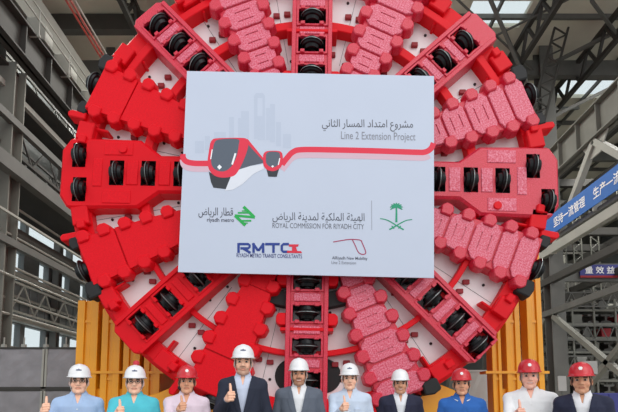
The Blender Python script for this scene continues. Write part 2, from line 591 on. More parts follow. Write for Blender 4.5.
def raised_pad(w, h, m, name='wear_pad', d=0.03, notch=True):
    bm = bmesh.new()
    prism(bm, [(-w, -h), (w, -h), (w, h), (-w, h)], -d, 0.04)
    return finish(bm, name, m, bevel=0.012)

proto_pad = {'red': raised_pad(0.27, 0.085, M['redplate']), 'hard': raised_pad(0.27, 0.085, M['hard'])}

def lug_mesh():
    bm = bmesh.new()
    prism(bm, [(-0.11, -0.14), (0.07, -0.14), (0.12, -0.05), (0.12, 0.07), (0.05, 0.14), (-0.11, 0.14)], -0.07, 0.16, inset=0.12)
    return bm
proto_lug = finish(lug_mesh(), 'side_block', M['red'], bevel=0.015)

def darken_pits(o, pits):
    """a dark colour paints the shade inside the cutter housings"""
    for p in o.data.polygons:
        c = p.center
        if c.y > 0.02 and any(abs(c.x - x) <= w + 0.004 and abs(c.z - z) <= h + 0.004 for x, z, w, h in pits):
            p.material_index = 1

# the box girder arms with a row of disc cutters
def box_arm_mesh(m, discs):
    bm = bmesh.new()
    prism(bm, [(-0.43, 0.8), (0.43, 0.8), (0.43, 5.0), (0.3, 5.12), (-0.3, 5.12), (-0.43, 5.0)], 0.0, 1.2)
    o = finish(bm, 'cutter_arm', [m, M['dark']], bevel=0.02)
    cb = bmesh.new()
    for z in discs:
        box(cb, -WINX, WINX, -0.2, 0.8, z - WINZ, z + WINZ, mi=0)
    cut(o, cb)
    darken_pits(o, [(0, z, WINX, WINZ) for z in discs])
    return o

def wide_arm_mesh(m, singles, pair):
    bm = bmesh.new()
    prism(bm, [(-0.41, 0.8), (0.41, 0.8), (0.41, 3.12), (0.74, 3.56), (0.77, 5.02), (0.5, 5.2), (-0.5, 5.2), (-0.77, 5.02), (-0.74, 3.56), (-0.41, 3.12)], 0.0, 1.2)
    o = finish(bm, 'cutter_arm', [m, M['dark']], bevel=0.05)
    cb = bmesh.new()
    for z in singles:
        box(cb, -WINX + 0.02, WINX - 0.02, -0.2, 0.8, z - 0.15, z + 0.15)
    for x, z in pair:
        box(cb, x - 0.26, x + 0.26, -0.2, 0.8, z - 0.14, z + 0.14)
    cut(o, cb)
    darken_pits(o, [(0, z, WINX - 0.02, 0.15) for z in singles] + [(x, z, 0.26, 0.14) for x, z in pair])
    return o

DISCS = [2.28, 2.92, 3.56, 4.2, 4.82]
proto_rail = {}
for key in ('red', 'hard'):
    bm = bmesh.new()
    box(bm, -0.045, 0.045, -0.045, 0.05, 1.7, 5.0)
    proto_rail[key] = finish(bm, 'side_rail', M['red' if key == 'red' else 'grain_sheen'], bevel=0.01)
bm = bmesh.new()
box(bm, -0.54, 0.54, -0.035, 0.5, -0.035, 0.035)
proto_flange = finish(bm, 'flange', M['red'], bevel=0.01)
bm = bmesh.new()
prism(bm, [(0.1 * math.cos(t), 0.1 * math.sin(t)) for t in [2 * math.pi * k / 12 for k in range(12)]], -0.05, 0.03, inset=0.2)
proto_boss = finish(bm, 'lifting_boss', M['red'])

ROWS = {1: DISCS, 181: [2.24, 2.9, 3.58, 4.26, 4.86], 47.9: [2.55, 3.2, 3.83, 4.47], 316.4: [2.8, 3.44, 4.07, 4.69],
        136: [2.28, 2.94, 3.6, 4.26, 4.9], 227: [2.4, 3.15, 3.9, 4.58]}

def place_arm(o, deg):
    o.parent = head
    o.location = HUB
    o.rotation_euler = (0, math.radians(deg), 0)

for deg, key in ((1, 'hard'), (47.9, 'hard'), (136, 'hard'), (181, 'hard'), (227, 'red'), (316.4, 'hard')):
    row = ROWS[deg]
    a = box_arm_mesh(M['red' if key == 'red' else 'grain_sheen'], row)
    place_arm(a, deg)
    for z in row:
        put_cutter(a, 0, z)
        f = dup(proto_frame[key], a)
        f.location = (0, 0, z)
    for z0, z1 in zip(row[:-1], row[1:]):
        p = dup(proto_pad[key], a)
        p.location = (0, 0, (z0 + z1) / 2)
    for s in (-1, 1):
        r = dup(proto_rail[key], a)
        r.location = (s * 0.385, 0, 0)
    for z in ((2.02, 3.2) if deg in (1, 181) else (1.95,)):
        fl = dup(proto_flange, a)
        fl.location = (0, 0, z + 0.03)
    for s in (-1, 1):
        for z in ((2.2, 3.02) if deg == 181 else (2.2,)):
            l = dup(proto_lug, a)
            l.location = (s * 0.52, 0.05, z)
            l.rotation_euler = (0, 0 if s > 0 else math.pi, 0)

for deg, key, pair in ((271.0, 'red', ((-0.37, 4.78), (0.37, 4.82))), (91.4, 'red', ((-0.33, 4.66), (0.42, 4.96)))):
    singles = [2.02, 2.68, 3.36, 4.02]
    a = wide_arm_mesh(M['red'] if deg > 180 else M['grain_sheen'], singles, pair)
    place_arm(a, deg)
    for z in singles:
        put_cutter(a, 0, z)
    for x, z in pair:
        put_cutter(a, x, z)
    for z0, z1 in zip(singles[:-1], singles[1:]):
        w = bmesh.new()
        prism(w, [(-0.26, -0.12), (0.26, -0.12), (0.26, 0.12), (-0.26, 0.12)], -0.02, 0.03)
        p = finish(w, 'wear_pad', M['hard'] if deg < 180 else M['redplate'], a, bevel=0.012, loc=(0, 0, (z0 + z1) / 2))
    for x, z, w_, h_ in ((-0.52, 4.0, 0.14, 0.3), (0.52, 4.0, 0.14, 0.3), (0.0, 4.42, 0.3, 0.1)):
        w = bmesh.new()
        prism(w, [(-w_, -h_), (w_, -h_), (w_, h_), (-w_, h_)], -0.015, 0.03)
        finish(w, 'wear_pad', M['hard'] if deg < 180 else M['redplate'], a, bevel=0.01, loc=(x, 0, z))
    b = dup(proto_boss, a)
    b.location = (0.5 if deg > 180 else 0.55, 0, 3.9)
    # skirt bevel under the flared part
bpy.data.objects.remove(proto_boss)

def repaint(o, m):
    c = o.copy()
    c.data = o.data.copy()
    c.data.materials[0] = m
    COL.objects.link(c)
    return c

# scraper arms: tapered plates with bucket teeth on both edges
HW = [(1.5, 0.20), (2.3, 0.25), (2.75, 0.33), (3.4, 0.41), (4.2, 0.49), (4.98, 0.53)]
def hw(z):
    for (z0, w0), (z1, w1) in zip(HW[:-1], HW[1:]):
        if z <= z1:
            return w0 + (w1 - w0) * (z - z0) / (z1 - z0)
    return HW[-1][1]

bm = bmesh.new()
prism(bm, [(w, z) for z, w in HW] + [(-w, z) for z, w in HW[::-1]], 0.02, 1.2)
proto_scraper = finish(bm, 'scraper_arm', M['red'], bevel=0.025)

bm = bmesh.new()
prism(bm, [(-0.15, -0.12), (0.02, -0.18), (0.15, -0.10), (0.17, 0.07), (0.07, 0.17), (-0.15, 0.14)], -0.11, 0.13, inset=0.22)
proto_tooth = finish(bm, 'scraper_tooth', M['red'], bevel=0.02)

def octo_plate(z0, z1, slots, m, k0=0.66, k1=0.93):
    """eight sided wear plate between four teeth, with slots in it"""
    zc = (z0 + z1) / 2
    c = (z1 - z0) * (0.24 if k0 < 0.9 else 0.5)
    w0, w1 = hw(z0) * k0, hw(z1) * k0
    wm0, wm1 = hw(z0 + c) * k1, hw(z1 - c) * k1
    g = 0.012 if k0 < 0.9 else 0.005
    bm = bmesh.new()
    prism(bm, [(-w0, z0 + g - zc), (w0, z0 + g - zc), (wm0, z0 + c * 0.99 - zc), (wm1, z1 - c * 0.99 - zc), (w1, z1 - g - zc), (-w1, z1 - g - zc), (-wm1, z1 - c * 0.99 - zc), (-wm0, z0 + c * 0.99 - zc)], -0.03, 0.05)
    o = finish(bm, 'wear_plate', m, bevel=0.012 if k0 < 0.9 else 0.004)
    if slots:
        cb = bmesh.new()
        for k in range(slots):
            z = (k - (slots - 1) / 2) * (z1 - z0) / (slots + 0.6)
            box(cb, -w0 * 0.62, w0 * 0.62, -0.2, -0.008, z - 0.012, z + 0.012)
        cut(o, cb)
    o.location = (0, 0, zc)
    return o

PLATES = [(1.62, 2.06, 0), (2.08, 2.5, 1), (2.54, 3.02, 2), (3.04, 3.56, 2), (3.58, 4.12, 2), (4.14, 4.5, 0), (4.52, 4.94, 0)]
PLAIN = [(1.62, 2.6, 0), (2.6, 4.14, 0), (4.16, 4.94, 0)]
proto_plates = {k: [octo_plate(z0, z1, s if k == 'hard' else 0, M['hard' if k == 'hard' else 'redplate'], *((0.66, 0.95) if k == 'hard' else (0.96, 0.97))) for z0, z1, s in (PLATES if k == 'hard' else PLAIN)] for k in ('hard', 'red')}

bm = bmesh.new()
prism(bm, [(-0.13, -0.1), (0.13, -0.14), (0.15, 0.1), (0.0, 0.14), (-0.14, 0.1)], -0.02, 0.26, inset=0.1)
proto_block = finish(bm, 'corner_block', M['rubber'], bevel=0.02)
bm = bmesh.new()
prism(bm, [(-0.09, -0.1), (0.09, -0.1), (0.08, 0.26), (0.02, 0.33), (-0.08, 0.3)], 0.0, 0.3, inset=0.08)
proto_bracket = finish(bm, 'gauge_bracket', M['red'], bevel=0.02)

scraper_grain, tooth_grain = repaint(proto_scraper, M['grain_sheen']), repaint(proto_tooth, M['grain_sheen'])
TEETH = [2.5, 2.95, 3.4, 3.85, 4.3, 4.74]
for deg, key in ((25.3, 'hard'), (69.5, 'hard'), (111.5, 'hard'), (157.5, 'hard'), (204, 'red'), (248, 'red'), (293.5, 'red'), (338.6, 'hard')):
    a = dup(proto_scraper if key == 'red' else scraper_grain)
    place_arm(a, deg)
    for pl in proto_plates[key]:
        c = dup(pl, a)
    for s in (-1, 1):
        for z in TEETH[1 if deg in (69.5, 111.5, 248, 293.5) else 0:]:
            t = dup(proto_tooth if key == 'red' else tooth_grain, a)
            zz = z + (0.06 if s > 0 else -0.04)
            t.location = (s * (hw(zz) + 0.0), 0.03, zz)
            t.rotation_euler = (0, 0 if s > 0 else math.pi, 0)
    near = {69.5: 1, 111.5: -1, 248: 1, 293.5: -1}.get(deg, 1)
    b = dup(proto_bracket, a)
    b.location = (near * 0.66, 0.05, 4.98)
    b.rotation_euler = (0, math.radians(12 * near), 0)
    for s in (-1, 1):
        b = dup(proto_block, a)
        b.location = (s * 0.58, 0.0, 4.97) if s != near else (s * 0.5, 0.05, 5.02)
        b.scale = (1.35, 1.1, 1.35) if s != near else (1, 1, 1)
    put_cutter(a, -near * 0.1, 5.08, 0.14)
for o in [scraper_grain, tooth_grain, proto_scraper, proto_tooth, proto_block, proto_bracket, proto_pad['red'], proto_pad['hard'], proto_frame['red'], proto_frame['hard'],
          proto_rail['red'], proto_rail['hard'], proto_flange, proto_lug] + proto_plates['hard'] + proto_plates['red']:
    bpy.data.objects.remove(o)
bpy.data.objects.remove(proto_cutter)

# ring braces between neighbouring arms, at half radius and near the rim
ARMS = [1, 25.3, 47.9, 69.5, 91.4, 111.5, 136, 157.5, 181, 204, 227, 248, 271, 293.5, 316.4, 338.6, 361]
def arc_bar(r0, r1, a0, a1, y0, y1, name, m):
    bm = bmesh.new()
    n = 8
    ring = []
    for k in range(n + 1):
        a = math.radians(a0 + (a1 - a0) * k / n)
        s, c = math.sin(a), math.cos(a)
        ring.append([bm.verts.new((r * s, y, r * c)) for r, y in ((r0, y0), (r1, y0), (r1, y1), (r0, y1))])
    for k in range(n):
        for i in range(4):
            j = (i + 1) % 4
            bm.faces.new((ring[k][i], ring[k][j], ring[k + 1][j], ring[k + 1][i]))
    bm.faces.new(ring[0])
    bm.faces.new(ring[-1][::-1])
    return finish(bm, name, m, head, bevel=0.015, loc=HUB)
for i, (a0, a1) in enumerate(zip(ARMS[:-1], ARMS[1:])):
    low = 110 < (a0 + a1) / 2 < 250
    w = 0.12 if low else 0.19
    r = 3.72 if low else 3.5
    arc_bar(r - w / 2, r + w / 2, a0 + 3, a1 - 3, 0.12, 0.45, 'ring_brace', M['red'])
    if not low and not 60 < (a0 + a1) / 2 < 300:
        arc_bar(4.45, 4.62, a0 + 3, a1 - 3, 0.06, 0.45, 'ring_brace', M['red'])
# inner plates closing the sectors near the hub, seen dark behind the banner
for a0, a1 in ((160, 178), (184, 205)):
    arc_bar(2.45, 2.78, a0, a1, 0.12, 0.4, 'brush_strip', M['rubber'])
# panel seams, ports and studs on the face plate
bm = bmesh.new()
prism(bm, [(-0.07, -0.05), (0.07, -0.05), (0.07, 0.05), (-0.07, 0.05)], 0.29, 0.38)
proto_port = finish(bm, 'spray_port', M['dkred'], bevel=0.01)
bm = bmesh.new()
lathe(bm, [(0.0, 0.33), (0.03, 0.34), (0.03, 0.38), (0.0, 0.38)], 'Y', 12)
proto_stud = finish(bm, 'plug', M['dark'])
rnd = random.Random(3)
for i, (a0, a1) in enumerate(zip(ARMS[:-1], ARMS[1:])):
    am = (a0 + a1) / 2
    for r, da in ((3.0, -3.5), (3.95, 3.0), (3.95, -0.5)):
        p = dup(proto_port, head)
        q = polar(r, am + da)
        p.location = HUB + q
    for r, da in ((2.85, 2), (3.3, 4), (4.3, rnd.uniform(-3, 3))):
        p = dup(proto_stud, head)
        p.location = HUB + polar(r, am + da)
bpy.data.objects.remove(proto_port)
bpy.data.objects.remove(proto_stud)
for k, (a0, a1) in enumerate(zip(ARMS[:-1], ARMS[1:])):
    if k % 3 == 1:
        continue
    am = math.radians((a0 + a1) / 2 + 0.5)
    bm = bmesh.new()
    d = Vector((math.sin(am), 0, math.cos(am)))
    bar(bm, d * 2.8 + Vector((0, 0.358, 0)), d * 4.7 + Vector((0, 0.358, 0)), 0.007)
    finish(bm, 'seam', M['dark'], head, loc=HUB)
# hinge clusters on the rim beside the slanted arms
for deg in (58, 36, 125, 147, 238, 217, 304.5, 327, 80, 101, 260, 282):
    bm = bmesh.new()
    box(bm, -0.2, 0.2, 0.0, 0.5, 4.66, 5.0)
    box(bm, -0.3, -0.12, -0.06, 0.4, 4.74, 4.9)
    box(bm, 0.1, 0.16, 0.1, 0.55, 4.4, 4.7)
    o = finish(bm, 'rim_block', M['red'], head, bevel=0.02, loc=HUB)
    o.rotation_euler = (0, math.radians(deg), 0)
# round man holes behind the lowest arm
for s in (-1, 1):
    bm = bmesh.new()
    lathe(bm, [(0.0, 0.34), (0.36, 0.34), (0.36, 0.4), (0.0, 0.4)], 'Y', 32)
    bmesh.ops.remove_doubles(bm, verts=bm.verts, dist=0.0001)
    o = finish(bm, 'manhole', M['rubber'], head)
    o.location = HUB + Vector((s * 0.33 - 0.03, 0, -4.15))

# ------------------------------------------------------------------ the banner
BY = -0.36
banner = thing('project_banner', 'large white printed project banner hanging on the red cutter head', 'banner', (CC.x, BY, 0))
BO = Vector((CC.x, BY, 0))
def bpt(px, py, lift):
    return P(px, py, BY - lift) - BO
corners = [(187, 71), (434, 76), (434, 278), (178, 272)]
bm = bmesh.new()
A = [bm.verts.new(bpt(x, y, 0.0)) for x, y in corners]
B = [bm.verts.new(v.co + Vector((0, 0.03, 0))) for v in A]
bm.faces.new(A)
bm.faces.new(B)
for i in range(4):
    bm.faces.new((A[i], A[(i + 1) % 4], B[(i + 1) % 4], B[i]))
finish(bm, 'sheet', M['white_sheet'], banner)
for px, py in ((268, 79), (355, 80), (265, 269), (351, 271)):
    q = bpt(px, py, 0)
    bm = bmesh.new()
    tube(bm, q + Vector((0, 0.02, 0)), q + Vector((0, 0.315, 0)), 0.02)
    finish(bm, 'hanging_tie', M['steel'], banner)

INK = {}
def ink(r, g, b):
    k = (r, g, b)
    if k not in INK:
        INK[k] = mat('ink %d %d %d' % k, rgb(r, g, b), 0.6, vary=0.02)
    return INK[k]

def shape(name, pts, col, lift):
    bm = bmesh.new()
    vs = [bm.verts.new(bpt(x, y, lift)) for x, y in pts]
    f = bm.faces.new(vs)
    bmesh.ops.triangulate(bm, faces=[f])
    return finish(bm, name, ink(*col), banner)

def stripe(name, pts, w, col, lift, w2=None):
    """band of given width along a line"""
    n = len(pts)
    L, Rr = [], []
    for i, (x, y) in enumerate(pts):
        x0, y0 = pts[max(0, i - 1)]
        x1, y1 = pts[min(n - 1, i + 1)]
        d = math.hypot(x1 - x0, y1 - y0)
        ww = (w if w2 is None else w + (w2 - w) * i / (n - 1)) / 2
        nx, ny = -(y1 - y0) / d * ww, (x1 - x0) / d * ww
        L.append((x + nx, y + ny))
        Rr.append((x - nx, y - ny))
    bm = bmesh.new()
    a = [bm.verts.new(bpt(x, y, lift)) for x, y in L]
    b = [bm.verts.new(bpt(x, y, lift)) for x, y in Rr]
    for i in range(n - 1):
        bm.faces.new((a[i], a[i + 1], b[i + 1], b[i]))
    return finish(bm, name, ink(*col), banner)

def smooth_line(pts, n=6):
    out = []
    for i in range(len(pts) - 1):
        p0, p1, p2, p3 = pts[max(i - 1, 0)], pts[i], pts[i + 1], pts[min(i + 2, len(pts) - 1)]
        for k in range(n):
            t = k / n
            out.append(tuple(0.5 * ((2 * p1[q]) + (-p0[q] + p2[q]) * t + (2 * p0[q] - 5 * p1[q] + 4 * p2[q] - p3[q]) * t * t + (-p0[q] + 3 * p1[q] - 3 * p2[q] + p3[q]) * t ** 3) for q in (0, 1)))
    out.append(pts[-1])
    return out

JOIN = {'ت': 0xFE95, 'ث': 0xFE99, 'س': 0xFEB1, 'ش': 0xFEB5, 'ض': 0xFEBD, 'ط': 0xFEC1, 'ع': 0xFEC9, 'ق': 0xFED5, 'ك': 0xFED9, 'ل': 0xFEDD,
        'م': 0xFEE1, 'ن': 0xFEE5, 'ه': 0xFEE9, 'ي': 0xFEF1, 'ئ': 0xFE89}
STOP = {'ا': 0xFE8D, 'د': 0xFEA9, 'ر': 0xFEAD, 'و': 0xFEED, 'ة': 0xFE93}
def arabic(s):
    out = []
    for i, ch in enumerate(s):
        if ch == ' ':
            out.append(' ')
            continue
        before = i > 0 and s[i - 1] in JOIN
        after = i + 1 < len(s) and s[i + 1] != ' '
        if ch in JOIN:
            out.append(chr(JOIN[ch] + (3 if before and after else 1 if before else 2 if after else 0)))
        else:
            out.append(chr(STOP[ch] + (1 if before else 0)))
    return ''.join(out[::-1])

def text_mesh(body, spacing=1.0, bold=0.0):
    c = bpy.data.curves.new('text', 'FONT')
    c.body = body
    c.space_character = spacing
    c.offset = bold
    c.resolution_u = 3
    o = bpy.data.objects.new('text', c)
    COL.objects.link(o)
    bpy.context.view_layer.update()
    me = bpy.data.meshes.new_from_object(o.evaluated_get(bpy.context.evaluated_depsgraph_get()))
    bpy.data.objects.remove(o)
    return me

def lettering(body, x0, x1, y0, y1, col, skew=0.012, bold=0.0, lift=0.004, spacing=1.0):
    """printed words filling the box x0..x1, y0 (top)..y1 (bottom) of the banner"""
    me = text_mesh(body, spacing, bold)
    co = np.array([v.co for v in me.vertices])
    lo, hi = co.min(0), co.max(0)
    for v in me.vertices:
        u = (v.co.x - lo[0]) / (hi[0] - lo[0])
        w = (v.co.y - lo[1]) / (hi[1] - lo[1])
        x = x0 + (x1 - x0) * u
        v.co = bpt(x, y1 + (y0 - y1) * w + (x - (x0 + x1) / 2) * skew, lift)
    me.materials.append(ink(*col))
    o = bpy.data.objects.new('lettering', me)
    COL.objects.link(o)
    o.parent = banner
    return o

# faint skyline
SK = (187, 197, 216)
for q, (x0, x1, y0, y1) in enumerate(((229, 234, 117, 139), (238, 244, 118, 139), (241, 249, 111, 139), (254, 257.5, 96, 139), (262.5, 265, 96, 140), (257.5, 262.5, 116, 140), (266, 270, 108, 140), (270, 275, 104, 142), (276, 281, 122, 146), (283, 291, 134, 148), (214, 226, 132, 138), (195, 204, 141, 153), (205, 210, 136, 150))):
    shape('skyline', [(x0, y0), (x1, y0), (x1, y1), (x0, y1)], SK, 0.001 + 0.00008 * q)
shape('skyline', [(254, 96), (256, 93), (263, 93), (265, 96), (265, 98), (254, 98)], SK, 0.0022)
# red ribbon with its pale shadow
rib1 = smooth_line([(182.8, 154), (183.5, 158.5), (187, 161.8), (195, 163.3), (209, 163.4)])
rib2 = smooth_line([(282, 164.5), (287, 158), (293, 152), (303, 149.6), (340, 150), (380, 151), (415, 152.2), (425, 152), (431, 148.5), (433.5, 143)])
stripe('ribbon', [(x, y + 5.5) for x, y in rib1], 6, (214, 180, 196), 0.002)
stripe('ribbon', [(x, y + 5.5) for x, y in rib2[:-8]], 6, (214, 180, 196), 0.002)
RED = (226, 44, 72)
stripe('ribbon', rib1, 5.6, RED, 0.003)
stripe('ribbon', rib2, 5.6, RED, 0.003)
# trains
def tp(pts):
    return [(180 + x * 120 / 618, 130 + y * 66 / 340) for x, y in pts]
big = tp(smooth_line([(155, 70), (165, 52), (190, 43), (310, 40), (345, 48), (352, 80), (330, 150), (290, 225), (250, 243), (200, 243), (165, 225), (145, 190), (143, 150), (155, 70)]))
shape('train', tp([(335, 46), (352, 50), (430, 150), (428, 170), (360, 185), (300, 215), (255, 240), (300, 130)]), (84, 90, 104), 0.0035)
shape('train', tp([(330, 42), (350, 48), (430, 146), (426, 156), (345, 68)]), RED, 0.0042)
shape('train', tp([(300, 205), (360, 186), (428, 176), (432, 200), (380, 225), (320, 280), (272, 308), (232, 312), (262, 240)]), (222, 226, 236), 0.0036)
shape('train', tp([(148, 215), (200, 240), (262, 238), (236, 304), (172, 297), (160, 270)]), (46, 50, 58), 0.0038)
shape('train', big[:-1], RED, 0.0045)
shape('train', tp(smooth_line([(175, 70), (190, 52), (240, 45), (300, 48), (303, 75), (290, 140), (262, 190), (230, 212), (195, 210), (168, 190), (160, 150), (175, 70)]))[:-1], (86, 96, 110), 0.0052)
stripe('train', tp([(286, 120), (268, 178)]), 1.8, (244, 246, 250), 0.006)
stripe('train', tp([(166, 100), (158, 150)]), 1.0, (244, 246, 250), 0.006)
shape('train', tp([(203, 178), (216, 191), (203, 204), (191, 191)]), (244, 246, 250), 0.006)
sm = tp(smooth_line([(428, 130), (440, 112), (470, 107), (515, 110), (528, 130), (527, 175), (510, 200), (480, 212), (450, 205), (430, 180), (428, 130)]))
shape('train', tp([(445, 200), (510, 200), (498, 241), (455, 240)]), (46, 50, 58), 0.0056)
shape('train', sm[:-1], RED, 0.0062)
shape('train', tp(smooth_line([(443, 125), (460, 112), (505, 114), (515, 130), (512, 165), (497, 186), (476, 192), (455, 184), (443, 165), (443, 125)]))[:-1], (86, 96, 110), 0.0068)
shape('train', tp([(477, 181), (484, 187), (477, 194), (470, 187)]), (244, 246, 250), 0.0074)
stripe('train', tp([(514, 145), (506, 180)]), 1.0, (244, 246, 250), 0.0074)
# words
GR = (86, 88, 98)
lettering(arabic('مشروع امتداد المسار الثاني'), 322, 413, 119.5, 131.5, GR)
lettering('Line 2 Extension Project', 341, 415.5, 132, 142.2, (138, 140, 152), 0.02)
DK = (48, 50, 66)
lettering(arabic('قطار الرياض'), 198.5, 233, 207.5, 217.8, DK)
lettering('riyadh metro', 207, 234, 218, 223, (70, 72, 90), bold=0.012)
lettering(arabic('الهيئة الملكية لمدينة الرياض'), 272.5, 364.5, 212.5, 222.8, (80, 84, 98))
lettering('ROYAL COMMISSION FOR RIYADH CITY', 272.5, 364, 223.4, 228.6, (104, 108, 120), 0.015)
stripe('divider', [(371.6, 200.5), (371.8, 230)], 0.5, (150, 154, 168), 0.003)
# green arrow diamond
GN = (24, 168, 76)
def gp(pts):
    return [(185 + x * 80 / 618, 200 + y * 30 / 232) for x, y in pts]
for q, (a_, b_, w_) in enumerate((((452, 52), (536, 134), 3.0), ((408, 99), (505, 99), 1.7), ((384, 119), (540, 134), 2.4), ((386, 120), (466, 196), 3.0), ((425, 160), (512, 160), 1.7), ((440, 84), (486, 84), 1.2), ((440, 178), (484, 178), 1.2))):
    stripe('logo', gp([a_, b_]), w_, GN, 0.004 + 0.0004 * q)
# palm over two crossed swords
PG = (22, 150, 112)
def pp(pts):
    return [(365 + x * 55 / 566, 195 + y * 40 / 412) for x, y in pts]
stripe('emblem', pp([(323, 130), (324, 200), (323, 280)]), 1.5, PG, 0.004, 2.2)
for k in range(9):
    a = math.radians(-200 + k * 27.5)
    c0 = (323, 118)
    q = [(c0[0] + 66 * t * math.cos(a), c0[1] + 52 * t * math.sin(a) + 14 * t * t) for t in (0, 0.35, 0.7, 1.0)]
    stripe('emblem', pp(q), 2.2, PG, 0.0042 + 0.00008 * k, 0.9)
stripe('emblem', pp(smooth_line([(155, 243), (200, 250), (250, 268), (310, 305), (360, 335), (398, 358)])), 0.8, PG, 0.004, 1.5)
stripe('emblem', pp(smooth_line([(485, 252), (430, 260), (385, 280), (335, 308), (290, 335), (250, 356)])), 0.8, PG, 0.0043, 1.5)
stripe('emblem', pp([(275, 318), (300, 345)]), 1.1, PG, 0.0046)
stripe('emblem', pp([(368, 318), (345, 345)]), 1.1, PG, 0.0046)
# consultants' mark
BL = (30, 58, 140)
def rp(pts):
    return [(230 + x * 80 / 618, 235 + y * 35 / 270) for x, y in pts]
def letters(paths, lift):
    for q, p in enumerate(paths):
        stripe('lettering', rp(p), 2.5, BL, lift + 0.0003 * q)
letters([[(66, 138), (66, 62)], [(66, 70), (140, 70), (152, 80), (152, 92), (140, 103), (80, 103)], [(100, 103), (158, 138)],
         [(182, 138), (182, 62)], [(176, 64), (215, 118), (222, 118), (262, 64)], [(256, 138), (256, 62)],
         [(272, 70), (384, 70)], [(336, 72), (336, 138)], [(455, 70), (412, 70), (400, 82), (400, 118), (412, 129), (450, 129)]], 0.004)
for q, r_ in enumerate(([(455, 72), (532, 72), (524, 90), (455, 90)], [(480, 88), (508, 88), (520, 124), (478, 124)], [(442, 120), (550, 124), (556, 140), (440, 138)])):
    shape('logo', rp(r_), (214, 36, 62), 0.0072 + 0.0004 * q)
lettering('RIYADH METRO TRANSIT CONSULTANTS', 236.5, 302, 253.8, 257.8, (46, 58, 120), 0.02, bold=0.01)
# mobility mark: a bent loop
def mp(pts):
    return [(320 + x * 60 / 589, 230 + y * 42 / 412) for x, y in pts]
stripe('logo', mp(smooth_line([(130, 118), (200, 105), (300, 92), (395, 100), (415, 130), (448, 210), (440, 235), (410, 238), (375, 215), (345, 150), (318, 96)])), 1.0, (166, 60, 96), 0.004)
lettering('AlRiyadh New Mobility', 332, 367.5, 256.6, 260.6, (90, 94, 110), 0.02, bold=0.01)
lettering('Line 2 Extension', 331.5, 356, 261, 264.2, (120, 124, 138), 0.02)

# ------------------------------------------------------------------ yellow stands and saddle under the shield
def stand(label, posts, y0, y1, foot, panel=True):
    t = thing('support_stand', label, 'support stand', (foot, y0, 0), 'yellow support stands')
    for x, w, z1 in posts:
        bm = bmesh.new()
        x -= foot
        # flanged post: two flanges and a recessed web
        f = w * 0.36
        pts = [(-w / 2, 0), (-w / 2 + f, 0), (-w / 2 + f, 0.05), (w / 2 - f, 0.05), (w / 2 - f, 0), (w / 2, 0), (w / 2, y1 - y0), (-w / 2, y1 - y0)]
        A = [bm.verts.new((x + a, b, 0.06)) for a, b in pts]
        B = [bm.verts.new((x + a, b, z1)) for a, b in pts]
        bm.faces.new(A)
        bm.faces.new(B)
        for i in range(8):
            j = (i + 1) % 8
            bm.faces.new((A[i], A[j], B[j], B[i]))
        finish(bm, 'post', M['yellow'], t, bevel=0.01)
        for z in np.arange(0.5, z1, 1.35):
            bm = bmesh.new()
            box(bm, x - w / 2 + f, x + w / 2 - f, 0.02, 0.14, z - 0.03, z + 0.03)
            finish(bm, 'stiffener', M['yellow'], t)
    xs = [p[0] - foot for p in posts]
    xa, xb = min(xs) - 0.28, max(xs) + 0.28
    for z in (0.03, 2.0):
        bm = bmesh.new()
        box(bm, xa, xb, -0.03, y1 - y0, z - 0.03, z + 0.03)
        finish(bm, 'base_plate' if z < 0.1 else 'joint_plate', M['yellow'], t)
    for x0, x1 in zip(xs[:-1], xs[1:]):
        for z in (0.7, 1.5):
            bm = bmesh.new()
            box(bm, x0 + 0.1, x1 - 0.1, 0.1, 0.3, z - 0.12, z + 0.12)
            finish(bm, 'tie_beam', M['yellow'], t)
    if panel:
        zp = sorted(p[2] for p in posts)[0] - 0.3
        bm = bmesh.new()
        box(bm, min(xs), max(xs), 0.32, 0.36, 0.06, zp)
        finish(bm, 'web_panel', M['yellow'], t)
    return t
stand('yellow steel support stand behind the men in glasses, beside the grey crates',
      [(-5.2, 0.5, 3.7), (-4.64, 0.44, 3.5), (-4.14, 0.4, 2.85), (-3.66, 0.38, 2.38)], 1.45, 2.6, -4.4)
stand('yellow steel support stand behind the man in the open white shirt',
      [(5.3, 0.36, 5.0), (4.78, 0.34, 4.0), (4.38, 0.22, 3.3)], 1.45, 1.8, 4.6, panel=False)
sad = thing('support_saddle', 'low orange yellow saddle curving up under the cutter head', 'saddle', (CC.x, 0.62, 0))
bm = bmesh.new()
rr = 5.15
pts = []
for k in range(25):
    a = math.radians(180 + 33 - 66 * k / 24)
    pts.append((rr * math.sin(a), CC.z + rr * math.cos(a)))
pts += [(pts[-1][0] + 0.45, 1.5), (pts[-1][0] + 0.95, 1.36), (pts[-1][0] + 1.0, 0.3), (pts[0][0] - 1.0, 0.3), (pts[0][0] - 0.95, 1.36), (pts[0][0] - 0.45, 1.5)]
prism(bm, pts, 0.0, 0.6)
finish(bm, 'cradle_plate', M['yellow'], sad, bevel=0.015)
for s in (-1, 1):
    bm = bmesh.new()
    box(bm, s * 2.2 - 0.6, s * 2.2 + 0.6, -0.1, 0.7, 0.0, 0.3)
    finish(bm, 'foot', M['yellow'], sad, bevel=0.015)
bm = bmesh.new()
box(bm, -3.9, 3.9, -0.05, 0.65, 0.3, 0.36)
finish(bm, 'bottom_flange', M['yellow'], sad)

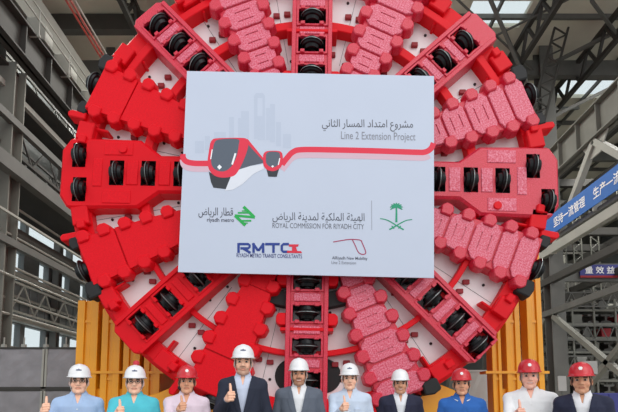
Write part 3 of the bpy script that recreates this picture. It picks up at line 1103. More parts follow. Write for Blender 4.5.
# ------------------------------------------------------------------ grey wrapped crates on both sides
def crate(x0, x1, y0, y1, z0, z1, label, m='crate', grp='grey wrapped crates by the left wall'):
    t = thing('wrapped_crate', label, 'crate', ((x0 + x1) / 2, (y0 + y1) / 2, z0), grp)
    w, d, h = (x1 - x0) / 2, (y1 - y0) / 2, z1 - z0
    bm = bmesh.new()
    box(bm, -w + 0.02, w - 0.02, -d + 0.02, d - 0.02, 0.06, h - 0.05)
    bmesh.ops.subdivide_edges(bm, edges=bm.edges, cuts=6, use_grid_fill=True)
    rn = random.Random(int((x0 + z0) * 100))
    for v in bm.verts:
        v.co.y += rn.uniform(-0.015, 0.015)
    finish(bm, 'cover', M[m], t, bevel=0)
    for s in (-1, 1):
        bm = bmesh.new()
        box(bm, s * (w - 0.03) - 0.03, s * (w - 0.03) + 0.03, -d - 0.0, -d + 0.06, 0, h)
        finish(bm, 'corner_post', M['pale_steel'] if m == 'crate' else M['crate_pale'], t)
    bm = bmesh.new()
    box(bm, -w, w, -d, d, h - 0.06, h)
    finish(bm, 'lid', M['dark_steel'] if m == 'crate' else M['crate_pale'], t, bevel=0.01)
    bm = bmesh.new()
    box(bm, -w, w, -d, d, 0.0, 0.06)
    finish(bm, 'pallet', M['dark_steel'] if m == 'crate' else M['crate_pale'], t)
    return t
Yc = 3.6
xe = [-9.8, P(-4, 380, Yc).x, P(44, 380, Yc).x, P(90, 380, Yc).x]
zt, zm = P(20, 347, Yc).z, P(20, 389, Yc).z
who = ['half out of sight by the pale column', 'tall face left of the man in glasses and light blue shirt', 'narrow face next to the yellow stand']
for i in range(3):
    crate(xe[i], xe[i + 1] - 0.03, Yc, Yc + 1.2, 0.0, zm, 'lower grey wrapped crate, ' + who[i])
    crate(xe[i], xe[i + 1] - 0.03, Yc, Yc + 1.2, zm, zt, 'upper grey wrapped crate, ' + who[i])
x0, x1 = P(466, 390, 4.4).x, P(499, 390, 4.4).x
crate(x0, x1, 4.4, 5.6, 0.0, P(480, 370, 4.4).z, 'pale grey panelled crate left of the yellow stand, behind the man in blue polo', 'crate_pale', 'pale crates')

# white clips on the lids of the left crates
for i, px in enumerate((4, 24, 46, 66)):
    q = P(px, 346, Yc + 0.2)
    bm = bmesh.new()
    box(bm, -0.05, 0.05, -0.05, 0.05, 0, 0.1)
    tube(bm, (0, 0, 0.08), (0, 0, 0.3), 0.02)
    o = finish(bm, 'lifting_eye', M['pale_steel'])
    o.location = (q.x, q.y, zt)
    tag(o, 'small pale lifting eye on top of the grey crates', 'lifting eye', 'lifting eyes on the crate lids')

# ------------------------------------------------------------------ signs on the right
def wall_words(t, body, f, col, z_off=0.0):
    me = text_mesh(body, 1.0, 0.012)
    co = np.array([v.co for v in me.vertices])
    lo, hi = co.min(0), co.max(0)
    for v in me.vertices:
        v.co = f((v.co.x - lo[0]) / (hi[0] - lo[0]), (v.co.y - lo[1]) / (hi[1] - lo[1]))
    me.materials.append(col)
    o = bpy.data.objects.new('lettering', me)
    COL.objects.link(o)
    o.parent = t
SX = XR - 0.3
t = thing('slogan_banner', 'long blue slogan banner with white characters along the right crane row', 'banner', (SX, 10, 10.5))
bm = bmesh.new()
box(bm, -0.02, 0.02, -4.0, 4.9, -0.52, 0.52)
finish(bm, 'cloth', M['blue'], t)
for y in (-3.5, 0.5, 4.5):
    bm = bmesh.new()
    box(bm, 0.02, 0.42, y - 0.04, y + 0.04, -0.7, 0.55)
    finish(bm, 'hanger', M['pale_steel'], t)
for body, ya, yb in (('坚持一流管理', 3.6, 0.95), ('生产一流产品', 0.35, -2.3)):
    wall_words(t, body, lambda u, v, ya=ya, yb=yb: Vector((-0.03, ya + (yb - ya) * u, -0.26 + 0.52 * v)), M['white'])
a, b = P(583, 263, 15), P(640, 263, 15)
h = a.z - P(583, 274, 15).z
t = thing('slogan_board', 'violet blue board with three white characters below the blue banner', 'board', (a.x, 15.3, a.z - h))
bm = bmesh.new()
box(bm, 0, b.x - a.x, 0, 0.06, 0, h)
finish(bm, 'panel', M['violet'], t)
bm = bmesh.new()
box(bm, 0, b.x - a.x, -0.02, 0.04, -0.12, -0.002)
finish(bm, 'lower_strip', M['dkred'], t)
sc_ = (b.x - a.x) / 57.0
wall_words(t, '量 效 益', lambda u, v: Vector(((5 + 30 * u) * sc_, -0.01, h * (0.16 + 0.68 * v))), M['white'])
sbox('cross_beam', M['grey_steel'], XR, WR, 15.42, 15.6, a.z - h - 0.3, a.z + 0.1)
a, b = P(587, 311, 22.08), P(606, 311, 22.08)
bm = bmesh.new()
box(bm, 0, b.x - a.x, 0, 0.05, 0, 0.42)
o = finish(bm, 'sign_board', M['blue'])
o.location = (a.x, 22.1, a.z - 0.42)
tag(o, 'small blank blue sign board high on the rack behind the violet board', 'sign')

# ------------------------------------------------------------------ storage racks beyond the right stand
def rack(x0, x1, y0, d, levels, nb, label, m):
    t = thing('storage_rack', label, 'rack', ((x0 + x1) / 2, y0, 0), 'steel racks beyond the right column')
    w = (x1 - x0) / 2
    zt_ = levels[-1] + 0.6
    for i in range(nb + 1):
        x = -w + 2 * w * i / nb
        for y in (0, d):
            bm = bmesh.new()
            box(bm, x - 0.05, x + 0.05, y - 0.05, y + 0.05, 0, zt_)
            finish(bm, 'post', M[m], t)
    for z in levels:
        for y in (0, d):
            bm = bmesh.new()
            box(bm, -w, w, y - 0.03, y + 0.03, z - 0.12, z)
            finish(bm, 'shelf_beam', M[m], t)
        bm = bmesh.new()
        box(bm, -w, w, 0, d, z, z + 0.03)
        finish(bm, 'shelf', M['grey_steel'], t)
    for i in range(nb):
        xa, xb = -w + 2 * w * i / nb, -w + 2 * w * (i + 1) / nb
        for k, (za, zb) in enumerate(zip([0.1] + levels[:-1], levels)):
            bm = bmesh.new()
            bar(bm, (xa, d, za), (xb, d, zb), 0.05) if (i + k) % 2 else bar(bm, (xb, d, za), (xa, d, zb), 0.05)
            finish(bm, 'brace', M[m], t)
    return t
racks = [(13.7, 18.6, 16.2, 1.2, [0.9, 1.7, 2.5, 3.3, 4.1, 4.9, 5.7, 6.5], 4, 'tall grey storage rack nearest the right column, full of steel parts', 'green_grey'),
         (14.0, 21.0, 22.2, 1.2, [1.0, 1.9, 2.8, 3.7, 4.6, 5.5, 6.4, 7.2], 5, 'tall grey storage rack standing behind the nearest rack', 'grey_steel'),
         (15.0, 26.0, 27.6, 1.4, [1.2, 2.2, 3.2, 4.2, 5.2, 6.2], 6, 'farthest and widest grey storage rack on the right', 'pale_steel')]
rnd = random.Random(11)
cols = ['grey_steel', 'pale_steel', 'dark_steel', 'dkred', 'grey_steel', 'pale_steel', 'dark_steel', 'green_grey', 'green_grey', 'dark_steel', 'grey_steel', 'crate_pale', 'grey_steel', 'pale_steel']
cname = {'grey_steel': 'grey', 'pale_steel': 'pale grey', 'dark_steel': 'dark', 'dkred': 'red', 'blue': 'blue', 'green_grey': 'drab', 'crate_pale': 'light'}
def bundle(kind, w, d, h, m):
    bm = bmesh.new()
    if kind == 0:      # open bin with a folded rim
        prism(bm, [(-w * 0.42, 0), (w * 0.42, 0), (w * 0.5, h), (-w * 0.5, h)], 0, d)
        o = finish(bm, 'parts_bin', m, bevel=0.02)
        cb = bmesh.new()
        box(cb, -w * 0.4, w * 0.4, 0.04, d - 0.04, h * 0.3, h * 2)
        cut(o, cb)
        return o
    if kind == 1:      # short pipe with flanges
        lathe(bm, [(0.0, 0), (h * 0.5, 0), (h * 0.5, 0.05), (h * 0.36, 0.06), (h * 0.36, d - 0.06), (h * 0.5, d - 0.05), (h * 0.5, d), (0.0, d)], 'Y', 18, center=(0, 0, h * 0.5))
        bmesh.ops.remove_doubles(bm, verts=bm.verts, dist=0.0001)
        return finish(bm, 'flanged_pipe', m)
    prism(bm, [(-w / 2, 0), (w / 2, 0), (w / 2, h * 0.2), (w * 0.1, h * 0.3), (w * 0.1, h * 0.75), (w / 2, h * 0.8), (w / 2, h), (-w / 2, h), (-w / 2, h * 0.8), (-w * 0.1, h * 0.75), (-w * 0.1, h * 0.3), (-w / 2, h * 0.2)], 0, d)
    return finish(bm, 'steel_beam_piece', m)
kn = ['parts bin', 'flanged pipe', 'beam piece']
where = ['nearest', 'middle', 'farthest']
protos = {}
for ri, (x0, x1, y0, d, levels, nb, label, m) in enumerate(racks):
    rack(x0, x1, y0, d, levels, nb, label, m)
    for z in levels:
        x = x0 + 0.3
        while x < x1 - 0.6:
            w = 0.62
            k = rnd.randrange(3)
            c = rnd.choice(cols)
            if (k, c) not in protos:
                protos[(k, c)] = bundle(k, 0.6, d * 0.7 if d < 1.3 else 0.84, 0.5, M[c])
                o = protos[(k, c)]
            else:
                o = dup(protos[(k, c)])
            o.location = (x + w / 2, y0 + 0.12, z + 0.036)
            tag(o, '%s %s lying on a shelf of the %s storage rack' % (cname[c], kn[k], where[ri]), kn[k], '%s %ss on the %s rack' % (cname[c], kn[k], where[ri]))
            x += w + rnd.uniform(0.05, 0.5)
# white notices on the racks and a blue locker
for px0, px1, py0, py1, lab in ((584, 598, 361, 374, 'white notice board above the shoulder of the man in red helmet and navy suit'),
                                (558, 567, 376, 391, 'small white notice board beside the grey column behind the right yellow stand')):
    a, b = P(px0, py0, 7.6), P(px1, py1, 7.6)
    t = thing('notice_board', lab, 'notice board', ((a.x + b.x) / 2, 7.6, 0))
    w, hh = (b.x - a.x) / 2, (a.z - b.z)
    bm = bmesh.new()
    box(bm, -w, w, 0, 0.03, b.z, a.z)
    finish(bm, 'sheet', M['crate_pale'], t, bevel=0.005)
    bm = bmesh.new()
    box(bm, -0.03, 0.03, 0.03, 0.08, 0.0, a.z)
    finish(bm, 'post', M['grey_steel'], t)
a, b = P(592, 393, 5.5), P(640, 393, 5.5)
t = thing('blue_locker', 'dark blue steel locker behind the man in red helmet and navy suit', 'locker', (a.x, 5.5, 0))
bm = bmesh.new()
box(bm, 0, b.x - a.x, 0, 0.7, 0.05, a.z)
finish(bm, 'body', M['violet'], t, bevel=0.02)
for k in range(3):
    ww = (b.x - a.x) / 3
    bm = bmesh.new()
    box(bm, k * ww + 0.02, (k + 1) * ww - 0.02, -0.02, 0.0, 0.1, a.z - 0.04)
    dd = finish(bm, 'door', M['violet'], t)
    bm = bmesh.new()
    box(bm, k * ww + 0.06, k * ww + 0.09, -0.05, -0.02, 0.8, 0.95)
    finish(bm, 'handle', M['steel'], dd)
bm = bmesh.new()
box(bm, 0.02, b.x - a.x - 0.02, 0.02, 0.68, 0, 0.05)
finish(bm, 'plinth', M['dark_steel'], t)

# ------------------------------------------------------------------ people
def smin(a, b, k):
    h = np.clip(0.5 + 0.5 * (b - a) / k, 0, 1)
    return b + (a - b) * h - k * h * (1 - h)

class Field:
    """a smooth signed distance field on a grid, turned into one closed surface"""
    def __init__(s, lo, hi, v):
        s.v = v
        s.lo = np.array(lo, float)
        s.n = np.ceil((np.array(hi, float) - s.lo) / v).astype(int) + 1
        s.ax = [s.lo[i] + v * np.arange(s.n[i]) for i in range(3)]
        s.D = np.full(s.n, 0.2, dtype=np.float32)
    def region(s, lo, hi, pad):
        a = np.clip(np.floor((np.array(lo) - pad - s.lo) / s.v).astype(int), 0, s.n)
        b = np.clip(np.ceil((np.array(hi) + pad - s.lo) / s.v).astype(int) + 1, 0, s.n)
        sl = tuple(slice(a[i], b[i]) for i in range(3))
        X = s.ax[0][sl[0]][:, None, None]
        Y = s.ax[1][sl[1]][None, :, None]
        Z = s.ax[2][sl[2]][None, None, :]
        return sl, X, Y, Z
    def add(s, lo, hi, fn, k=0.01, sub=False):
        sl, X, Y, Z = s.region(lo, hi, 0.03 + k)
        if min(x.stop - x.start for x in sl) <= 0:
            return
        d = fn(X, Y, Z)
        if sub:
            s.D[sl] = -smin(-s.D[sl], d, k)
        else:
            s.D[sl] = smin(s.D[sl], d, k)
    def ell(s, c, r, k=0.015, sub=False):
        c, r = np.array(c, float), np.array(r, float)
        m = r.min()
        def fn(X, Y, Z):
            q = np.sqrt(((X - c[0]) / r[0]) ** 2 + ((Y - c[1]) / r[1]) ** 2 + ((Z - c[2]) / r[2]) ** 2)
            return (q - 1) * m
        s.add(c - r, c + r, fn, k, sub)
    def cap(s, a, b, ra, rb, k=0.01, sub=False):
        a, b = np.array(a, float), np.array(b, float)
        ab = b - a
        L = max(ab @ ab, 1e-9)
        def fn(X, Y, Z):
            t = np.clip(((X - a[0]) * ab[0] + (Y - a[1]) * ab[1] + (Z - a[2]) * ab[2]) / L, 0, 1)
            return np.sqrt((X - a[0] - ab[0] * t) ** 2 + (Y - a[1] - ab[1] * t) ** 2 + (Z - a[2] - ab[2] * t) ** 2) - (ra + (rb - ra) * t)
        m = max(ra, rb)
        s.add(np.minimum(a, b) - m, np.maximum(a, b) + m, fn, k, sub)
    def torso(s, rows, off=0.0, k=0.02):
        z = np.array([r[0] for r in rows])
        a = np.array([r[1] for r in rows]) + off
        b = np.array([r[2] for r in rows]) + off
        y0 = np.array([r[3] for r in rows])
        def fn(X, Y, Z):
            zz = np.clip(Z, z[0], z[-1])
            A, B, C = np.interp(zz, z, a), np.interp(zz, z, b), np.interp(zz, z, y0)
            q = ((np.abs(X) / A) ** 2.4 + (np.abs(Y - C) / B) ** 2.4) ** (1 / 2.4)
            d = (q - 1) * np.minimum(A, B)
            return np.maximum(d, np.abs(Z - (z[0] + z[-1]) / 2) - (z[-1] - z[0]) / 2)
        s.add((-a.max(), -b.max() - 0.05, z[0]), (a.max(), b.max() + 0.05, z[-1]), fn, k)
    def mesh(s):
        """surface nets"""
        D = s.D
        inside = D < 0
        n = s.n - 1
        cnt = np.zeros(n, np.int8)
        acc = np.zeros((3,) + tuple(n), np.float32)
        num = np.zeros(n, np.int16)
        corners = [(i, j, k) for i in (0, 1) for j in (0, 1) for k in (0, 1)]
        for i, j, k in corners:
            cnt += inside[i:i + n[0], j:j + n[1], k:k + n[2]]
        active = np.argwhere((cnt > 0) & (cnt < 8))
        vals = np.stack([D[active[:, 0] + i, active[:, 1] + j, active[:, 2] + k] for i, j, k in corners], 1)
        pos = np.zeros((len(active), 3))
        w = np.zeros(len(active))
        for p in range(8):
            for q in range(p + 1, 8):
                if sum(abs(corners[p][e] - corners[q][e]) for e in range(3)) != 1:
                    continue
                a, b = vals[:, p], vals[:, q]
                m = (a < 0) != (b < 0)
                t = np.where(m, a / np.where(m, a - b, 1), 0)
                pt = np.array(corners[p])[None] + (np.array(corners[q]) - np.array(corners[p]))[None] * t[:, None]
                pos += pt * m[:, None]
                w += m
        pos = s.lo + s.v * (active + pos / w[:, None])
        idx = np.full(n, -1, np.int64)
        idx[tuple(active.T)] = np.arange(len(active))
        faces = []
        for ax in range(3):
            u, v = (ax + 1) % 3, (ax + 2) % 3
            sl0 = [slice(None)] * 3
            sl1 = [slice(None)] * 3
            sl0[ax] = slice(0, -1)
            sl1[ax] = slice(1, None)
            ch = np.argwhere(inside[tuple(sl0)] != inside[tuple(sl1)])
            ok = (ch[:, u] > 0) & (ch[:, v] > 0) & (ch[:, u] < n[u]) & (ch[:, v] < n[v]) & (ch[:, ax] < n[ax])
            ch = ch[ok]
            flip = inside[tuple(sl0)][tuple(ch.T)]
            def at(du, dv):
                e = ch.copy()
                e[:, u] -= du
                e[:, v] -= dv
                return idx[tuple(e.T)]
            quad = np.stack([at(1, 1), at(0, 1), at(0, 0), at(1, 0)], 1)
            quad[~flip] = quad[~flip][:, ::-1]
            faces.append(quad)
        return pos, np.concatenate(faces)

def field_object(name, f, m, parent=None, scale=1.0, colours=None):
    pos, faces = f.mesh()
    me = bpy.data.meshes.new(name)
    me.vertices.add(len(pos))
    me.vertices.foreach_set('co', (pos * scale).astype(np.float32).ravel())
    me.loops.add(faces.size)
    me.loops.foreach_set('vertex_index', faces.astype(np.int32).ravel())
    me.polygons.add(len(faces))
    me.polygons.foreach_set('loop_start', np.arange(0, faces.size, 4, dtype=np.int32))
    me.polygons.foreach_set('use_smooth', np.ones(len(faces), bool))
    me.update(calc_edges=True)
    me.validate()
    if colours is not None:
        at = me.color_attributes.new('tone', 'FLOAT_COLOR', 'POINT')
        at.data.foreach_set('color', colours(pos).astype(np.float32).ravel())
    me.materials.append(m)
    o = bpy.data.objects.new(name, me)
    COL.objects.link(o)
    if parent is not None:
        o.parent = parent
    return o

skin_mat = bpy.data.materials.new('skin')
skin_mat.use_nodes = True
nt = skin_mat.node_tree
ca = nt.nodes.new('ShaderNodeVertexColor')
ca.layer_name = 'tone'
nt.links.new(ca.outputs['Color'], nt.nodes['Principled BSDF'].inputs['Base Color'])
nt.nodes['Principled BSDF'].inputs['Roughness'].default_value = 0.5

TORSO = [(0.80, 0.165, 0.115, 0.01), (0.95, 0.175, 0.125, 0.01), (1.08, 0.165, 0.115, 0.0), (1.25, 0.185, 0.122, 0.0), (1.38, 0.198, 0.118, 0.0),
         (1.44, 0.168, 0.098, 0.005), (1.5, 0.09, 0.07, 0.01)]
UP, FORE = 0.285, 0.25

def elbow_of(S, W):
    S, W = np.array(S, float), np.array(W, float)
    d = W - S
    L = min(np.linalg.norm(d), UP + FORE - 0.004)
    u = d / np.linalg.norm(d)
    W = S + u * L
    x = (UP ** 2 - FORE ** 2 + L * L) / (2 * L)
    h = math.sqrt(max(UP ** 2 - x * x, 0))
    hint = np.array([0.35 * np.sign(S[0]), 0.25, -1.0])
    hint -= u * (hint @ u)
    hint /= np.linalg.norm(hint)
    return S + u * x + hint * h, W

def hand(f, W, Fd, T, S):
    """fist with the thumb up, fingers curled round towards S"""
    W, Fd, T, S = [np.array(q, float) for q in (W, Fd, T, S)]
    Fd, T, S = Fd * 1.16, T * 1.16, S * 1.16
    f.cap(W - Fd * 0.02, W + Fd * 0.03, 0.027, 0.03, 0.012)
    f.cap(W + Fd * 0.035 + T * 0.022, W + Fd * 0.08 + T * 0.028, 0.019, 0.016, 0.015)
    f.cap(W + Fd * 0.035 - T * 0.018, W + Fd * 0.075 - T * 0.03, 0.02, 0.015, 0.015)
    for q, (t, l) in enumerate(((0.034, 0.042), (0.013, 0.046), (-0.008, 0.043), (-0.028, 0.034))):
        k = W + Fd * (0.088 - 0.004 * abs(q - 1)) + T * t
        p1 = k + (S * 0.9 + Fd * 0.25) * l
        p2 = p1 + (-Fd * 0.9 + S * 0.1) * l * 0.65
        p3 = p2 + (-Fd * 0.45 - S * 0.75) * l * 0.5
        f.cap(k, p1, 0.0122, 0.0112, 0.003)
        f.cap(p1, p2, 0.0112, 0.0102, 0.003)
        f.cap(p2, p3, 0.0102, 0.009, 0.003)
    b = W + Fd * 0.03 + T * 0.03 + S * 0.014
    m = W + Fd * 0.058 + T * 0.056 + S * 0.02
    e = m + T * 0.036 - Fd * 0.004
    f.cap(b, m, 0.016, 0.0125, 0.008)
    f.cap(m, e, 0.0142, 0.013, 0.004)
    f.cap(e, e + T * 0.026 - Fd * 0.008, 0.013, 0.0105, 0.004)

def loose_hand(f, W, D, side):
    """relaxed hand hanging down, slightly curled"""
    W, D = np.array(W, float), np.array(D, float)
    B = np.array([0, -1.0, 0])
    f.cap(W, W + D * 0.08, 0.026, 0.03, 0.012)
    for q, l in enumerate((0.07, 0.08, 0.073, 0.055)):
        k = W + D * 0.085 + B * (0.028 - 0.019 * q)
        p = k + D * l * 0.55 + np.array([-side * 0.006, 0, 0])
        e = p + D * l * 0.4 + np.array([-side * 0.018, 0, 0])
        f.cap(k, p, 0.0098, 0.009, 0.003)
        f.cap(p, e, 0.009, 0.0078, 0.003)
    b = W + D * 0.03 + B * 0.02
    f.cap(b, b + D * 0.035 + B * 0.025, 0.015, 0.012, 0.006)
    f.cap(b + D * 0.035 + B * 0.025, b + D * 0.07 + B * 0.03, 0.0115, 0.009, 0.004)

HS, TOPZ = 1.10, 1.842
def H(p):
    return (p[0] * HS, p[1] * HS, TOPZ + (p[2] - TOPZ) * HS)

def head_scale(o, sc):
    o.scale = (HS, HS, HS)
    o.location = (0, 0, sc * TOPZ * (1 - HS))

class HeadField:
    def __init__(s, f):
        s.f = f
    def ell(s, c, r, k=0.015, sub=False):
        s.f.ell(H(c), tuple(q * HS for q in r), k, sub)
    def cap(s, a, b, ra, rb, k=0.01, sub=False):
        s.f.cap(H(a), H(b), ra * HS, rb * HS, k, sub)

def person(label, px, hat_py, depth, shirt, tone, hat, jacket=None, thumb=None, hair=(28, 24, 22), beard=0.0, moustache=0.0, glasses=False, polo=False,
           trousers=(44, 46, 56), wide=1.0, turn=0.0, stripes=False, smile=0.3, emblem=None, knob=False, fat=0.0, shirtname='shirt'):
    Y = CAM.y + depth
    top = P(px, hat_py, Y)
    sc = top.z / 1.842
    me = Vector((top.x, Y, 0))
    yaw = -0.85 * math.atan2(top.x - CAM.x, depth) + math.radians(turn)
    unturn = Matrix.Rotation(-yaw, 3, 'Z')
    rows = [(z, a * wide + fat * (1 if z < 1.3 else 0.4), b + fat * (1.2 if z < 1.3 else 0.3), c) for z, a, b, c in TORSO]
    sx = 0.188 * wide
    # arms: the thumb-up hand goes where the photograph shows it
    arms = {}
    for side in (-1, 1):
        S = (side * sx, 0.005, 1.412)
        if thumb and ((thumb[0] - px) * side > 0 or (abs(thumb[0] - px) < 3 and side < 0)):
            t = P(thumb[0], thumb[1], Y - 0.38 * sc)
            loc = np.array(unturn @ (t - me)) / sc
            W = loc - np.array([0, 0, 0.135]) + np.array([0, 0.06, 0])
            E, W = elbow_of(S, W)
            arms[side] = (S, E, W, True)
        else:
            E = (side * (sx + 0.065), 0.03, 1.16)
            W = (side * (sx + 0.07), -0.05, 0.885)
            arms[side] = (S, E, W, False)
    lo, hi = (-0.50, -0.56, -0.012), (0.50, 0.27, 1.84)
    f = Field(lo, hi, 0.005)
    # head
    g = HeadField(f)
    g.ell((0, 0.012, 1.69), (0.077, 0.097, 0.105), 0.02)
    g.ell((0, -0.03, 1.63), (0.062, 0.072, 0.085), 0.018)
    g.cap((-0.027, -0.058, 1.576), (0.027, -0.058, 1.576), 0.026, 0.026, 0.02)
    g.ell((0, -0.08, 1.562), (0.024, 0.021, 0.02), 0.012)
    for s in (-1, 1):
        g.ell((s * 0.046, -0.062, 1.63), (0.023, 0.028, 0.028), 0.014)
        g.cap((s * 0.015, -0.094, 1.692), (s * 0.05, -0.08, 1.694), 0.011, 0.008, 0.014)
    for s in (-1, 1):
        g.ell((s * 0.032, -0.106, 1.671), (0.021, 0.019, 0.013), 0.010, sub=True)
        g.ell((s * 0.032, -0.084, 1.67), (0.0155, 0.013, 0.0125), 0.004)
    g.cap((0, -0.092, 1.68), (0, -0.115, 1.638), 0.009, 0.0135, 0.01)
    for s in (-1, 1):
        g.ell((s * 0.014, -0.104, 1.632), (0.01, 0.012, 0.009), 0.006)
        g.ell((s * 0.081, 0.012, 1.655), (0.012, 0.022, 0.034), 0.008)
        g.ell((s * 0.085, 0.006, 1.66), (0.006, 0.011, 0.02), 0.006, sub=True)
    wmo = 0.022 + 0.006 * smile
    g.cap((-wmo, -0.088, 1.602 + 0.004 * smile), (wmo, -0.088, 1.602 + 0.004 * smile), 0.008, 0.008, 0.008)
    g.ell((0, -0.094, 1.597), (0.02, 0.009, 0.0075), 0.006)
    g.ell((0, -0.103, 1.602), (wmo, 0.006, 0.0022), 0.004, sub=True)
    f.cap((0, 0.02, 1.44), (0, 0.012, 1.57), 0.062, 0.06, 0.02)
    # trunk, arms, legs
    f.torso(rows, -0.004)
    for s in (-1, 1):
        f.cap((s * 0.05, 0.01, 1.475), (s * sx, 0.005, 1.412), 0.04, 0.058, 0.03)
        S, E, W, up = arms[s]
        f.cap(S, E, 0.05, 0.04, 0.02)
        f.cap(E, W, 0.04, 0.027, 0.015)
        E_, W_ = np.array(E), np.array(W)
        d = (W_ - E_) / np.linalg.norm(W_ - E_)
        if up:
            Fd = d * 0.55 + np.array([-s * 0.15, -0.85, 0.1])
            Fd /= np.linalg.norm(Fd)
            T = np.array([0, 0, 1.0]) - Fd * Fd[2]
            T /= np.linalg.norm(T)
            Sd = np.cross(T, Fd) * s
            if Sd[0] * s > 0:
                Sd = -Sd
            hand(f, W_, Fd, T, Sd)
        else:
            loose_hand(f, W_, d, s)
        f.cap((s * 0.092, 0.01, 0.87), (s * 0.105, 0.0, 0.48), 0.085, 0.055, 0.03)
        f.cap((s * 0.105, 0.0, 0.48), (s * 0.11, 0.03, 0.085), 0.054, 0.038, 0.02)
        f.cap((s * 0.11, 0.04, 0.04), (s * 0.125, -0.13, 0.03), 0.036, 0.03, 0.02)
    base = np.array([lin(min(255, c * 1.09)) for c in tone])
    hc = np.array([lin(c) for c in hair])
    def colours(p):
        c = np.tile(base, (len(p), 1))
        x, y, z = p[:, 0] / HS, p[:, 1] / HS, TOPZ + (p[:, 2] - TOPZ) / HS
        ax = np.abs(x)
        front = y < -0.02
        def mix(mask, col, w):
            wv = (mask * w)[:, None]
            return c * (1 - wv) + np.array(col)[None] * wv
        c = mix(front * np.clip(1.3 - ((ax - 0.045) / 0.026) ** 2 - ((z - 1.628) / 0.022) ** 2, 0, 1), base * np.array([1.0, 0.72, 0.68]), 0.35)
        jaw = front * np.clip((1.617 - z) / 0.012, 0, 1) * np.clip((z - 1.53) / 0.012, 0, 1)
        side = (y < 0.01) * np.clip((ax - 0.05) / 0.008, 0, 1) * np.clip((1.655 - z) / 0.012, 0, 1) * (z > 1.53)
        c = mix(np.maximum(jaw, side), hc, beard)
        c = mix(front * np.clip(2 - np.abs(z - 1.617) / 0.0065, 0, 1) * (ax < 0.03) * (y < -0.085), hc, max(moustache, beard))
        lip = (y < -0.08) * np.clip(1.5 - ((ax) / (wmo + 0.004)) ** 4 - ((z - 1.6) / 0.01) ** 2, 0, 1)
        c = mix(lip, base * np.array([0.82, 0.5, 0.48]), 0.8)
        if smile > 0.6:
            c = mix((y < -0.08) * (ax < wmo - 0.006) * (np.abs(z - 1.602) < 0.004), (0.62, 0.58, 0.55), 0.75)
        else:
            c = mix((y < -0.08) * (ax < wmo) * (np.abs(z - 1.602) < 0.003), base * 0.3, 0.7)
        brow = (y < -0.06) * np.clip(1.6 - ((ax - 0.034) / 0.019) ** 4 - ((z - 1.693 + 0.06 * np.abs(ax - 0.03)) / 0.0075) ** 2, 0, 1)
        c = mix(brow, hc * 0.7, 0.9)
        ex = (ax - 0.032)
        eye = (y < -0.07) * ((ex / 0.0145) ** 2 + ((z - 1.67) / 0.0078) ** 2 < 1)
        c = mix(eye.astype(float), (0.72, 0.7, 0.68), 0.9)
        c = mix((eye & (np.abs(ex) < 0.0085)).astype(float), (0.02, 0.014, 0.01), 1.0)
        lid = (y < -0.07) * ((ex / 0.017) ** 2 + ((z - 1.671) / 0.0105) ** 2 < 1) * (~eye)
        c = mix(lid.astype(float), base * 0.25, 0.75)
        return np.concatenate([c, np.ones((len(p), 1))], 1)
    o = field_object('person', f, skin_mat, None, sc, colours)
    o.location = me
    o.rotation_euler = (0, 0, yaw)
    tag(o, label, 'person', 'men standing in a row before the cutter head')

    def cloth(name, col, v=0.35, rough=0.85):
        key = name + str(col)
        if key not in INK:
            INK[key] = mat('%s cloth %d %d %d' % (name, *col), rgb(*col), rough, vary=0.1, scale=9, bump=0.15, bscale=30)
        return INK[key]
    # shirt
    off = 0.008
    f = Field((-0.5, -0.56, 0.78), (0.5, 0.27, 1.56), 0.008)
    f.torso(rows, off)
    for s in (-1, 1):
        f.cap((s * 0.05, 0.01, 1.476), (s * sx, 0.005, 1.412), 0.046, 0.066, 0.03)
        S, E, W, up = arms[s]
        S, E, W = [np.array(q, float) for q in (S, E, W)]
        if polo:
            f.cap(S, S + (E - S) * 0.62, 0.063, 0.064, 0.02)
        else:
            f.cap(S, E, 0.06, 0.05, 0.02)
            f.cap(E, E + (W - E) * 0.93, 0.05, 0.036, 0.015)
    if True:
        vw_ = 0.034 if not jacket else 0.022
        f.add((-0.06, -0.2, 1.39), (0.06, 0.0, 1.56), lambda X, Y, Z: np.maximum(np.maximum(np.abs(X) - np.clip((Z - 1.40) / 0.11, 0, 1.3) * vw_, Y + 0.035 + 0 * X), 1.39 - Z + 0 * X), 0.003, sub=True)
    f.cap((0, 0.018, 1.47), (0, 0.012, 1.60), 0.057, 0.06, 0.003, sub=True)
    # folds: shallow grooves across the chest and under the arms
    rf = random.Random(int(px))
    if not jacket:
        for q in range(7):
            z = rf.uniform(1.05, 1.36)
            x = rf.uniform(-0.15, 0.15)
            f.cap((x, -0.135, z), (x + rf.uniform(-0.09, 0.09), -0.128, z + rf.uniform(-0.12, 0.12)), 0.006, 0.004, 0.012, sub=True)
        f.cap((0, -0.137, 0.85), (0, -0.125, 1.40), 0.0035, 0.0035, 0.006, sub=True)
    sh = field_object(shirtname, f, cloth(shirtname, shirt), o, sc)
    # collar: two flaps round the neck, open in front
    bm = bmesh.new()
    rings = []
    n = 22
    opening = 24 if not (jacket) else 16
    cw = 0.088 if jacket else 0.104
    for k in range(n + 1):
        a = math.radians(opening + (360 - 2 * opening) * k / n)
        fr = max(0, math.cos(a))
        dirv = Vector((math.sin(a), -math.cos(a), 0))
        c0 = Vector((0, 0.012, 0))
        zt = 1.548 - 0.03 * fr
        rings.append([bm.verts.new((c0 + dirv * r + Vector((0, 0, z))) * sc) for r, z in
                      ((0.066, 1.49 - 0.05 * fr), (0.066, zt), (0.073, zt + 0.004), (cw + 0.026 * fr, 1.500 - 0.072 * fr), (cw - 0.006 + 0.024 * fr, 1.492 - 0.072 * fr), (0.070, zt - 0.008))])
    for k in range(n):
        for i in range(6):
            j = (i + 1) % 6
            bm.faces.new((rings[k][i], rings[k][j], rings[k + 1][j], rings[k + 1][i]))
